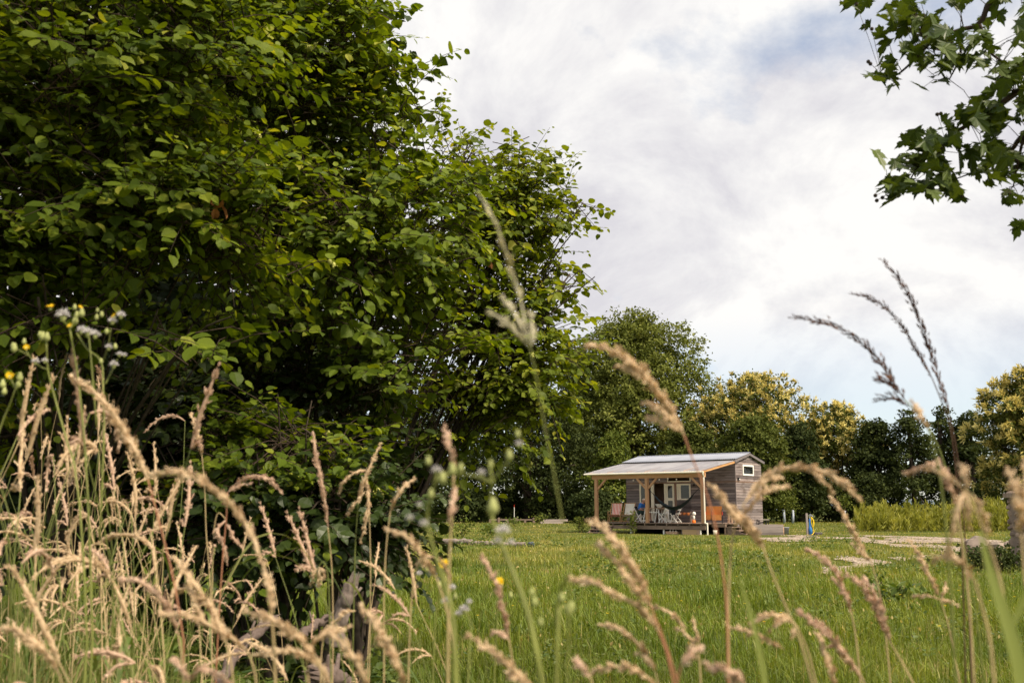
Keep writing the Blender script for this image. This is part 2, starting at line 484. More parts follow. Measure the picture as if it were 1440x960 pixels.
p = principled(nt, mixc(nt, 1.0, c1_, c2_, 'MULTIPLY'), 0.95, 0.05, n2, 0.6, 0.03); nt.links.new(p.outputs[0], out.inputs[0])
M['ground'] = m
g = bpy.data.objects.new('ground', raw_mesh('ground', GV, [GF], M['ground'], True)); link(g); tag(g, kind='structure')

PATH_PX = [[(1062, 757), (1130, 752), (1215, 752), (1290, 755), (1400, 760), (1450, 766), (1450, 774), (1392, 778), (1345, 783), (1300, 777), (1245, 766), (1180, 758), (1080, 761)],
           [(1130, 808), (1180, 793), (1240, 781), (1290, 779), (1315, 787), (1255, 793), (1205, 801), (1150, 811)]]
PATHS = [[tuple(ground_at(*q)[:2]) for q in pp] for pp in PATH_PX]
def on_path(x, y, jit=0.5):
    P = np.stack([x, y], 1)
    jx = (vnoise(P, 0.8, 3) - 0.5) * jit * 2; jy = (vnoise(P, 0.5, 5) - 0.5) * jit * 6
    r = np.zeros(len(x), bool)
    for pp in PATHS: r |= in_poly(x + jx, y + jy, pp)
    r &= vnoise(P * [.42, .16], 1.0, 12) * .6 + vnoise(P * [1, .45], 1.6, 13) * .4 > 0.35
    return r
st = 0.14
px_, py_ = np.meshgrid(np.arange(5, 27, st), np.arange(17, 50, st)); cxx = px_.ravel(); cyy = py_.ravel()
k = on_path(cxx + st / 2, cyy + st / 2)
cxx, cyy = cxx[k], cyy[k]
ix = np.round(cxx / st).astype(int); iy = np.round(cyy / st).astype(int)
key = {}
Vp = []; Fp = []
for a, b in zip(ix, iy):
    q = []
    for da, db in ((0, 0), (1, 0), (1, 1), (0, 1)):
        kk = (a + da, b + db)
        if kk not in key:
            key[kk] = len(Vp); Vp.append((kk[0] * st, kk[1] * st))
        q.append(key[kk])
    Fp.append(q)
Vp = np.array(Vp); Zp = tz(Vp[:, 0], Vp[:, 1]) + 0.012 + 0.02 * vnoise(Vp, 2.0, 9)
m, nt, out = new_mat('gravel_path')
v = coords(nt)
vo = nt.nodes.new('ShaderNodeTexVoronoi'); vo.inputs['Scale'].default_value = 16; nt.links.new(v, vo.inputs['Vector'])
sep = nt.nodes.new('ShaderNodeSeparateColor'); nt.links.new(vo.outputs['Color'], sep.inputs[0])
cc_ = ramp(nt, sep.outputs[0], [(0, (0.20, 0.15, 0.115)), (0.5, (0.34, 0.265, 0.205)), (1, (0.52, 0.45, 0.38))])
n1 = noise(nt, v, 0.9, 4); f = ramp(nt, n1, [(0.42, (0, 0, 0)), (0.65, (0.8, 0.8, 0.8))])
p = principled(nt, mixc(nt, f, cc_, (0.22, 0.17, 0.10)), 0.9, 0.1, vo.outputs['Distance'], 0.8, 0.03); nt.links.new(p.outputs[0], out.inputs[0])
M['path'] = m
po = bpy.data.objects.new('path', raw_mesh('path', np.column_stack([Vp, Zp]), [np.array(Fp)], M['path'], True)); link(po); tag(po, kind='structure')
# loose stones on the path
n = 1500
kx = rng.uniform(5, 26, 40000); ky = rng.uniform(17, 49, 40000); kk = on_path(kx, ky, 0.7); kx, ky = kx[kk][:n], ky[kk][:n]
OCT = (np.array([[1, 0, 0], [0, 1, 0], [-1, 0, 0], [0, -1, 0], [0, 0, 0.7], [0, 0, -0.7]], float), [np.array([[0, 1, 4], [1, 2, 4], [2, 3, 4], [3, 0, 4], [1, 0, 5], [2, 1, 5], [3, 2, 5], [0, 3, 5]])])
S = np.stack([rng.uniform(0.015, 0.05, len(kx)), rng.uniform(0.015, 0.04, len(kx)), rng.uniform(0.012, 0.03, len(kx))], 1)
M['stone'] = simple('stone', (0.36, 0.30, 0.25), 0.85, 0.2, 0.35, 5)
go = scatter_obj('gravel', [scatter(*OCT, np.column_stack([kx, ky, tz(kx, ky) + 0.03]), yaw_mats(rng.uniform(0, 6.28, len(kx))), S, rng.random(len(kx)))], M['stone'])
tag(go, 'loose pale pebbles lying on the dusty gravel path', 'gravel', kind='stuff')

# far hills, a blue line under the gap between the trees
hx = np.linspace(-2600, 2600, 140); hz = 14 + 16 * vnoise(np.column_stack([hx, hx * 0]), 0.0022, 4) + 5 * vnoise(np.column_stack([hx, hx * 0]), 0.011, 2)
Vh = np.concatenate([np.column_stack([hx, np.full_like(hx, 2100), np.full_like(hx, -6)]), np.column_stack([hx, np.full_like(hx, 2300), hz]), np.column_stack([hx, np.full_like(hx, 2480), np.full_like(hx, -6)])])
a = np.arange(139); Fh = np.concatenate([np.stack([a, a + 1, a + 141, a + 140], 1), np.stack([a + 140, a + 141, a + 281, a + 280], 1)])
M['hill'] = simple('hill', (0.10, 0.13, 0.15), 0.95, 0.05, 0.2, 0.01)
ho = bpy.data.objects.new('hills', raw_mesh('hills', Vh, [Fh], M['hill'], True)); link(ho); tag(ho, kind='structure')
# ------------------------------------------------------------------ cabin frame (local x along the front, to the right; local y away from the camera)
TH = 0.67
HO = np.array([9.148, 48.309, 0.19])
HX = np.array([math.cos(TH), -math.sin(TH), 0]); HY = np.array([math.sin(TH), math.cos(TH), 0])
def hw(x, y, z=0.0):
    return HO + HX * x + HY * y + np.array([0, 0, z])
FOOT = [tuple(hw(a, b)[:2]) for a, b in ((-6.6, -0.1), (0.1, -0.1), (1.6, 0.5), (1.6, 2.4), (0.1, 2.6), (0.1, 6.7), (-6.6, 6.7))]

# ------------------------------------------------------------------ meadow grass (nobody could count it)
def mat_grass():
    m, nt, out = new_mat('meadow_grass')
    r = attr(nt)
    green = ramp(nt, r, [(0, (0.076, 0.118, 0.011)), (0.5, (0.140, 0.198, 0.021)), (0.85, (0.215, 0.265, 0.038)), (1, (0.40, 0.33, 0.14))])
    straw = ramp(nt, r, [(0, (0.20, 0.21, 0.04)), (0.5, (0.35, 0.325, 0.085)), (1, (0.56, 0.46, 0.21))])
    tcn = nt.nodes.new('ShaderNodeTexCoord'); s = nt.nodes.new('ShaderNodeSeparateXYZ'); nt.links.new(tcn.outputs['Object'], s.inputs[0])
    mown = nt.nodes.new('ShaderNodeMapRange'); mown.interpolation_type = 'SMOOTHSTEP'
    mown.inputs[1].default_value = 15; mown.inputs[2].default_value = 36; mown.inputs[3].default_value = 0.0; mown.inputs[4].default_value = 0.80
    nt.links.new(s.outputs[1], mown.inputs[0])
    n = noise(nt, coords(nt, 'Object', (0.30, 0.26, 0.3)), 1.0, 5, 0.68)
    nn = nt.nodes.new('ShaderNodeMapRange'); nn.inputs[1].default_value = 0.40; nn.inputs[2].default_value = 0.60; nt.links.new(n, nn.inputs[0])
    a = nt.nodes.new('ShaderNodeMath'); a.operation = 'MULTIPLY'; nt.links.new(nn.outputs[0], a.inputs[0])
    b = nt.nodes.new('ShaderNodeMath'); b.operation = 'ADD'; b.inputs[1].default_value = 0.10; nt.links.new(mown.outputs[0], b.inputs[0]); nt.links.new(b.outputs[0], a.inputs[1])
    c = nt.nodes.new('ShaderNodeMath'); c.operation = 'MULTIPLY_ADD'; c.inputs[1].default_value = 1.15; c.inputs[2].default_value = 0.0; nt.links.new(a.outputs[0], c.inputs[0])
    c.use_clamp = True
    col = mixc(nt, c.outputs[0], green, straw)
    tn = ramp(nt, noise(nt, coords(nt, 'Object', (0.5, 0.38, 0.2)), 1.0, 5, 0.7), [(0.36, (0.62, 0.72, 0.60)), (0.5, (1.0, 1.0, 1.0)), (0.64, (1.30, 1.18, 1.10))])
    col = mixc(nt, 1.0, col, tn, 'MULTIPLY')
    p = principled(nt, col, 0.5, 0.3)
    t = nt.nodes.new('ShaderNodeBsdfTranslucent'); nt.links.new(mixc(nt, 1.0, col, (1.3, 1.2, 0.5), 'MULTIPLY'), t.inputs[0])
    mx = nt.nodes.new('ShaderNodeMixShader'); mx.inputs[0].default_value = 0.35
    nt.links.new(p.outputs[0], mx.inputs[1]); nt.links.new(t.outputs[0], mx.inputs[2]); nt.links.new(mx.outputs[0], out.inputs[0])
    return m
M['grass'] = mat_grass()

def grass_band(y0, y1, n, hmin, hmax, w, xl=-0.60, xr=0.62, keep_path=0.22):
    y = np.sqrt(rng.uniform(y0 ** 2, y1 ** 2, n)); x = rng.uniform(xl, xr, n) * y + rng.normal(0, 0.3, n)
    P2 = np.stack([x, y], 1)
    d = vnoise(P2, 0.9, 1) * 0.6 + vnoise(P2, 2.6, 2) * 0.4
    k = rng.random(n) < 0.35 + 1.1 * d
    pth = on_path(x, y); k &= ~pth | (rng.random(n) < keep_path * (0.3 + 2.5 * vnoise(P2, 0.7, 8)))
    k &= ~in_poly(x, y, FOOT)
    k &= ~((x < -0.085 * y - 0.1) & (y < 9.5) & (rng.random(n) < 0.75))
    x, y, d, pth = x[k], y[k], d[k], pth[k]; n = len(x)
    tall = vnoise(np.stack([x, y], 1), 0.45, 6) * .6 + vnoise(np.stack([x, y], 1), 1.5, 16) * .4
    h = rng.uniform(hmin, hmax, n) * (0.25 + 1.5 * tall) * np.where(pth, 0.4, 1)
    h = h * (1 - .55 * np.exp(-(((x - 8) / 7) ** 2 + ((y - 48) / 5) ** 2)))
    P = np.column_stack([x, y, tz(x, y) - 0.005])
    R = yaw_mats(rng.uniform(0, 2 * PI, n) * 0.8 + rng.normal(2.0, 0.6, n))
    S = np.stack([h * rng.uniform(0.6, 1.2, n), w * rng.uniform(0.6, 1.4, n), h], 1)
    c = np.clip(rng.normal(0.48, 0.22, n), 0, 0.94); c = np.where(rng.random(n) < 0.012, 1.0, c)
    parts = []; which = rng.integers(0, 4, n)
    for q in range(4):
        s = which == q
        if s.any(): parts.append(scatter(*BLADES[q], P[s], R[s], S[s], c[s]))
    return parts
gp = []
gp += grass_band(4.0, 10.0, 30000, 0.12, 0.26, 0.0065, -0.35)
gp += grass_band(10.0, 18.0, 52000, 0.12, 0.27, 0.009)
gp += grass_band(18.0, 32.0, 60000, 0.09, 0.19, 0.014)
gp += grass_band(32.0, 52.0, 56000, 0.05, 0.11, 0.022)
gp += grass_band(52.0, 92.0, 42000, 0.05, 0.12, 0.045)
# taller tussocks
cx_, cy_ = [], []
for _ in range(170):
    y = math.sqrt(random.uniform(8 ** 2, 42 ** 2)); x = random.uniform(-0.16, 0.6) * y
    m_ = random.randint(25, 60); cx_.append(rng.normal(x, 0.07 + y * 0.003, m_)); cy_.append(rng.normal(y, 0.07 + y * 0.003, m_))
x = np.concatenate(cx_); y = np.concatenate(cy_); k = ~on_path(x, y) & ~in_poly(x, y, FOOT); x, y = x[k], y[k]; n = len(x)
h = rng.uniform(0.16, 0.34, n) * np.where(y > 26, 0.6, 1)
gp.append(scatter(*BLADES[1], np.column_stack([x, y, tz(x, y)]), yaw_mats(rng.uniform(0, 6.28, n)), np.stack([h, 0.006 + 0.0004 * y, h], 1), np.clip(rng.normal(0.4, 0.2, n), 0, 0.9)))
grass = scatter_obj('grass', gp, M['grass']); tag(grass, 'green meadow grass with straw coloured patches around the cabin', 'grass', kind='stuff')

# low broad leaved weeds in patches between the grass
n = 3000
y = np.sqrt(rng.uniform(7.0 ** 2, 40 ** 2, n)); x = rng.uniform(-0.14, 0.58, n) * y; k = (vnoise(np.stack([x, y], 1) * [1, .7], 0.55, 31) * .7 + vnoise(np.stack([x, y], 1), 1.7, 32) * .3 > 0.56) & ~on_path(x, y); x, y = x[k], y[k]; n = len(x); m_ = 12
P = np.repeat(np.column_stack([x, y, tz(x, y)]), m_, 0) + np.column_stack([rng.normal(0, .07, (n * m_, 2)), rng.uniform(.02, .17, n * m_)])
mw_ = scatter_obj('meadow_weeds', [scatter(*CARD, P, frames(rand_dirs(n * m_) * [1, 1, .5], nrm(rand_dirs(n * m_) * .7 + [0, 0, 1])), rng.uniform(.03, .075, n * m_) * np.repeat(np.where(y > 20, 1.4, 1), m_), np.clip(np.repeat(rng.normal(.4, .25, n), m_) + rng.normal(0, .12, n * m_), 0, 1))], M['weed']); tag(mw_, 'patches of low broad leaved weeds in the meadow grass', 'weeds', kind='stuff')
# fine seed stalks and little yellow flowers scattered through the meadow
n = 1300
y = np.sqrt(rng.uniform(7.5 ** 2, 34 ** 2, n)); x = rng.uniform(-0.10, 0.58, n) * y; k = ~on_path(x, y); x, y = x[k], y[k]; n = len(x)
h = rng.uniform(0.22, 0.42, n) * np.where(y > 24, 0.6, 1)
P = np.column_stack([x, y, tz(x, y)]); R = yaw_mats(rng.uniform(0, 6.28, n))
tl = scatter(*BLADES[0], P, R, np.stack([h, np.full(n, 0.0022), h], 1), np.full(n, 0.9))
tip = P + np.einsum('mij,j->mi', R, np.array([0.12, 0, 0.93])) * h[:, None]
hd = scatter(*CARD, tip, frames(rand_dirs(n) * 0.5 + [0, 0, 1], rand_dirs(n)), rng.uniform(0.02, 0.045, n), np.full(n, 1.0))
sk = scatter_obj('seed_stalks', [tl, hd], M['grass']); tag(sk, 'fine pale seeding stalks standing above the meadow grass', 'grass', kind='stuff')
n = 60
y = np.sqrt(rng.uniform(9 ** 2, 24 ** 2, n)); x = rng.uniform(-0.05, 0.5, n) * y; x = np.where(rng.random(n) < 0.5, rng.normal(2.1, 0.7, n), x)
parts = []
P = np.column_stack([x, y, tz(x, y) + rng.uniform(0.18, 0.3, n)])
for a in range(6):
    parts.append(scatter(*CARD, P, frames(np.column_stack([np.cos(a * 1.047) * np.ones(n), np.sin(a * 1.047) * np.ones(n), np.full(n, 0.25)]), np.tile([0, 0, 1.0], (n, 1))), np.full(n, 0.022), rng.random(n)))
fl = scatter_obj('meadow_flowers', parts, M['petal']); tag(fl, 'tiny yellow flowers dotted through the meadow grass', 'flowers', kind='stuff')

# ------------------------------------------------------------------ far trees
def tree_mats(name, lo, mid, hi, tr=0.25):
    M[name] = leafy(name, [(0, lo), (0.55, mid), (1, hi)], tr, 0.7, 0.08)
tree_mats('leaf_dark', (0.024, 0.036, 0.012), (0.044, 0.060, 0.019), (0.080, 0.098, 0.032))
tree_mats('leaf_black', (0.022, 0.032, 0.010), (0.042, 0.056, 0.016), (0.078, 0.094, 0.026))
tree_mats('leaf_mid', (0.066, 0.084, 0.016), (0.130, 0.150, 0.030), (0.225, 0.235, 0.058))
tree_mats('leaf_lime', (0.055, 0.080, 0.014), (0.115, 0.145, 0.026), (0.210, 0.225, 0.050))
tree_mats('leaf_oak', (0.045, 0.058, 0.012), (0.085, 0.105, 0.022), (0.155, 0.17, 0.04))
tree_mats('leaf_chestnut', (0.040, 0.058, 0.012), (0.085, 0.10, 0.022), (0.16, 0.165, 0.04))
M['catkin'] = leafy('catkin', [(0, (0.43, 0.36, 0.105)), (0.5, (0.64, 0.555, 0.19)), (1, (0.82, 0.74, 0.36))], 0.25, 0.8, 0.1, (1.1, 1.0, 0.7))
M['trunk_far'] = simple('trunk_far', (0.055, 0.042, 0.032), 0.9, 0.1, 0.4, 4)

def far_tree(name, label, px, top, half, Y, leaf, seed, base_frac=0.12, nl=14, clumps=850, per=22, leafsz=0.24, catkin=0, holes=0.0, slim=1.0, group=None, cat='tree', trunk=0.28, clr=0.55, cover_base=True):
    global rng
    keep = rng; rng = np.random.default_rng(seed)
    x = (px - 720) / F * Y / (CP) * 1.0
    p0 = at(px, 700, Y); x = p0[0]; z0 = float(tz(x, Y)) - 0.05
    H = at(px, top, Y)[2] - z0; W = half / F * Y * 1.01
    root = thing(name, (x, Y, z0), label, cat, 0, group)
    # lobes inside an egg
    L = []
    for q in range(nl):
        t = (q + 0.5) / nl
        zc = base_frac + (0.86 - base_frac) * t ** 0.9
        prof = math.sin(PI * min(1, (0.12 + 0.88 * t)) ** 0.85) ** 0.6 * slim + (1 - slim)
        a = q * 2.4 + rng.uniform(-0.4, 0.4)
        rr = W * 0.62 * prof * rng.uniform(0.6, 1.05)
        r = W * rng.uniform(0.34, 0.5) * (0.75 + 0.35 * prof)
        L.append((rr * math.cos(a), rr * math.sin(a) * 0.8, zc * H, r))
    L.append((rng.uniform(-.12, .12) * W, 0, H - W * 0.36, W * 0.36))
    L.append((0, 0, H * 0.55, W * 0.6))
    L = np.array(L)
    w = L[:, 3] ** 2; idx = rng.choice(len(L), clumps, p=w / w.sum())
    d = rand_dirs(clumps); d[:, 2] = np.where(d[:, 2] < -0.35, -d[:, 2], d[:, 2])
    c = L[idx, :3]; r = L[idx, 3]
    sh = rng.uniform(0.72, 1.06, clumps)
    inner = rng.random(clumps) < 0.18; sh = np.where(inner, rng.uniform(0.1, 0.7, clumps), sh)
    pc = c + d * (r * sh)[:, None] * np.array([1, 1, 0.9])
    ok = (pc[:, 2] < H) & (pc[:, 2] > base_frac * H * 0.5)
    if holes: ok &= vnoise(pc, 0.75, seed) > holes
    pc, d, inner = pc[ok], d[ok], inner[ok]; k = len(pc)
    rc = rng.uniform(0.6, 1.25, k) * (0.30 + 0.035 * W)
    P = np.repeat(pc, per, 0) + rng.normal(size=(k * per, 3)) * np.repeat(rc, per)[:, None] * np.array([0.55, 0.55, 0.33])
    nm = np.repeat(d, per, 0) * 0.7 + np.array([0, 0, 0.55]) + rand_dirs(k * per) * 0.75
    ax = rand_dirs(k * per) + np.array([0, 0, -0.15])
    tone = np.clip(np.repeat(rng.normal(0.48, 0.18, k), per) + rng.normal(0, 0.16, k * per), 0, 1)
    parts = [scatter(*CARD, P, frames(ax, nrm(nm)), leafsz * rng.uniform(0.6, 1.3, k * per), tone)]
    scatter_obj('crown', parts, M[leaf], root)
    if catkin:
        s = (~inner) & (rng.random(k) < catkin) & (d[:, 2] > -0.25); pq, dq = pc[s], d[s]; kk = len(pq); m_ = 20
        B = np.repeat(pq + dq * 0.18, m_, 0) + rng.normal(size=(kk * m_, 3)) * 0.10
        dd = nrm(np.repeat(dq, m_, 0) * 0.9 + rand_dirs(kk * m_) * 0.9 + [0, 0, 0.12])
        tn = np.clip(np.repeat(rng.normal(0.5, 0.17, kk), m_) + rng.normal(0, 0.14, kk * m_), 0, 1)
        sz = rng.uniform(0.26, 0.46, kk * m_)
        scatter_obj('blossom', [scatter(*CARD, B, frames(dd, nrm(dd * -0.2 + np.repeat(dq, m_, 0) + rand_dirs(kk * m_) * 0.4 + [0, 0, .4])), np.stack([sz, sz * 0.42, sz], 1), tn)], M['catkin'], root)
    # trunk and limbs
    tb = MB(); tr = trunk * (0.6 + W / 8)
    top_p = np.array([0, 0, H * clr])
    tb.tube(smooth_path([(0, 0, -0.2), (0.05 * W * rng.uniform(-1, 1), 0, H * 0.25), top_p], 8), np.linspace(tr, tr * 0.55, 8), 8)
    for q in range(min(len(L), 11)):
        s0 = rng.uniform(0.3, 0.95); st_ = top_p * s0
        tb.tube(smooth_path([st_, st_ * 0.5 + L[q, :3] * 0.5 + [0, 0, -0.06 * H * rng.random()], L[q, :3]], 6), np.linspace(tr * 0.42, tr * 0.08, 6), 5)
    tb.build('trunk', M['trunk_far'], root, True)
    rng = keep
    return root

# left to right along the back of the meadow
far_tree('broadleaf_tree', 'dark dense tree at the meadow edge under the right skirt of the hazel', 745, 528, 118, 84, 'leaf_black', 11, 0.09, 16, 1300, 24, 0.24)
far_tree('broadleaf_tree', 'dark tree mostly hidden behind the hazel stems beside the meadow corner', 610, 505, 95, 88, 'leaf_dark', 12, 0.09, 14, 800, 22, 0.25)
far_tree('broadleaf_tree', 'tall mid green tree rising highest behind the cabin roof', 897, 434, 126, 94, 'leaf_mid', 13, 0.14, 26, 3000, 24, 0.27, holes=0.12, trunk=0.4, clr=0.7)
far_tree('broadleaf_tree', 'low bright green tree behind the left end of the cabin porch', 862, 606, 46, 80, 'leaf_lime', 14, 0.05, 10, 520, 22, 0.24)
far_tree('broadleaf_tree', 'tall green tree half hidden between the hazel and the highest tree', 812, 470, 70, 100, 'leaf_mid', 34, 0.14, 16, 1100, 24, 0.28, holes=0.1)
far_tree('chestnut_tree', 'largest sweet chestnut with yellow blossom behind the cabin gable', 1056, 529, 124, 90, 'leaf_chestnut', 15, 0.12, 20, 1150, 20, 0.26, catkin=0.92)
far_tree('chestnut_tree', 'sweet chestnut with sparser yellow blossom between dark trees right of the cabin', 1180, 566, 76, 90, 'leaf_chestnut', 16, 0.12, 14, 700, 20, 0.26, catkin=0.72)
far_tree('oak_tree', 'green oak in front of the big yellow chestnut beside the cabin gable', 1062, 580, 66, 80, 'leaf_oak', 17, 0.08, 14, 1000, 22, 0.24)
far_tree('oak_tree', 'dark oak standing between the two yellow blossoming chestnuts', 1126, 592, 46, 84, 'leaf_dark', 18, 0.08, 12, 760, 22, 0.24)
far_tree('oak_tree', 'dark oak right of the smaller chestnut before the bright gap', 1238, 588, 48, 86, 'leaf_black', 19, 0.07, 12, 760, 20, 0.25, holes=0.15)
far_tree('slender_tree', 'slender dark tree with a bare stem by the bright sky gap', 1284, 574, 48, 84, 'leaf_black', 20, 0.10, 14, 560, 18, 0.25, holes=0.40, clr=0.85)
far_tree('slender_tree', 'loose dark tree with airy crown between gap and right chestnut', 1328, 568, 50, 86, 'leaf_black', 21, 0.12, 14, 600, 18, 0.25, holes=0.36, clr=0.85)
far_tree('slender_tree', 'small dark tree tucked against the left flank of the right chestnut', 1372, 578, 42, 84, 'leaf_dark', 22, 0.08, 12, 520, 18, 0.25, holes=0.25, clr=0.8)
far_tree('chestnut_tree', 'nearest yellow blossoming chestnut behind the stone pillar', 1462, 510, 88, 68, 'leaf_chestnut', 23, 0.06, 18, 1250, 20, 0.22, catkin=0.6, holes=0.12)
far_tree('oak_tree', 'dark oak behind the cabin between tall tree and chestnut', 972, 590, 60, 86, 'leaf_oak', 24, 0.05, 12, 700, 22, 0.25)
# understorey along the foot of the trees: every bush by itself
SHR = [(655, 690, 50, 82, 'leaf_dark', 'dark bush under the left trees by the low rail'), (700, 700, 45, 86, 'leaf_black', 'black green bush behind the white stake'), (775, 696, 52, 84, 'leaf_black', 'shadowy bush left of the porch post'),
       (835, 690, 44, 78, 'leaf_dark', 'dark bush directly behind the deck chairs'), (1098, 672, 48, 84, 'leaf_black', 'dark bush behind the two white trunk guards'), (1160, 676, 50, 86, 'leaf_black', 'dark bush behind the blue water post'),
       (1218, 668, 46, 84, 'leaf_black', 'dark bush behind the left end of the tall weeds'), (1362, 690, 40, 84, 'leaf_dark', 'low bush under the slender dark trees'), (925, 684, 60, 84, 'leaf_black', 'bush behind the cabin roof hidden by the walls'), (1012, 684, 50, 84, 'leaf_black', 'bush hidden behind the cabin gable')]
for k, (px, top, half, Y, lf, lb) in enumerate(SHR):
    far_tree('bush', lb, px, top, half, Y, lf, 60 + k, 0.02, 9, 420, 20, 0.24, cat='bush', trunk=0.08, clr=0.3)
for k, (px, top, half, Y) in enumerate([(-40, 420, 190, 60), (190, 400, 180, 66), (370, 430, 150, 70), (500, 470, 120, 74)]):
    far_tree('broadleaf_tree', ['big dark tree behind the far left of the hazel', 'big dark tree seen through the hazel above the dry grass', 'dark tree behind the deepest hollow of the hazels', 'dark tree behind the leaning hazel stems'][k], px, top, half, Y, 'leaf_black', 90 + k, 0.03, 14, 700, 20, 0.34)
# woodland beyond, seen only as a dark mass under the crowns
def wood_mass():
    n = 900
    x = rng.uniform(-70, 62, n); x = np.where((x > 33.5) & (x < 42), rng.uniform(-60, 20, n), x)
    y = rng.uniform(97, 110, n); z = rng.uniform(0.3, 6.5, n) ** 1.0
    m_ = 22
    P = np.repeat(np.column_stack([x, y, z]), m_, 0) + rng.normal(size=(n * m_, 3)) * [0.9, 0.9, 0.6]
    return [scatter(*CARD, P, frames(rand_dirs(n * m_), nrm(rand_dirs(n * m_) + [0, 0, 0.5])), rng.uniform(0.35, 0.7, n * m_), rng.random(n * m_))]
wd = scatter_obj('undergrowth', wood_mass(), M['leaf_black']); tag(wd, 'dark woodland undergrowth filling the space beneath the far trees', 'undergrowth', kind='stuff')
# tall feathery weeds on the right
parts = []
W0 = [ground_at(1205, 748), ground_at(1425, 752)]
n = 700
px = rng.uniform(1204, 1432, n); yy = rng.uniform(55, 66, n)
x = np.array([at(a, 730, b)[0] for a, b in zip(px, yy)])
hh = rng.uniform(0.5, 1.6, n) * (0.2 + 1.3 * (vnoise(np.stack([x, yy], 1), 0.45, 3) * .55 + vnoise(np.stack([x, yy], 1), 1.3, 5) * .45))
m_ = 34
t = rng.random((n, m_)) ** 0.7
ang = rng.uniform(0, 6.28, (n, m_)); lean = rng.normal(0, 0.16, (n, 2))
P = np.stack([x[:, None] + lean[:, :1] * t * hh[:, None] , yy[:, None] + lean[:, 1:] * t * hh[:, None], tz(x, yy)[:, None] + t * hh[:, None] * 0.95], -1).reshape(-1, 3)
ax = np.stack([np.cos(ang) * (1 - 0.5 * t), np.sin(ang) * (1 - 0.5 * t), 0.75 + 0.5 * t], -1).reshape(-1, 3)
ln = rng.uniform(0.2, 0.42, n * m_)
M['tall_weed'] = leafy('tall_weed', [(0, (0.14, 0.155, 0.02)), (0.5, (0.28, 0.285, 0.045)), (1, (0.44, 0.42, 0.10))], 0.4)
tw = scatter_obj('tall_weeds', [scatter(*CARD, P, frames(ax, rand_dirs(n * m_) + [0, 0, .3]), np.stack([ln, ln * 0.3, ln], 1), np.clip(np.repeat(rng.normal(.5, .2, n), m_) + rng.normal(0, .12, n * m_), 0, 1))], M['tall_weed'])
tag(tw, 'bed of tall yellow green feathery weeds beside the gravel path', 'weeds', kind='stuff')

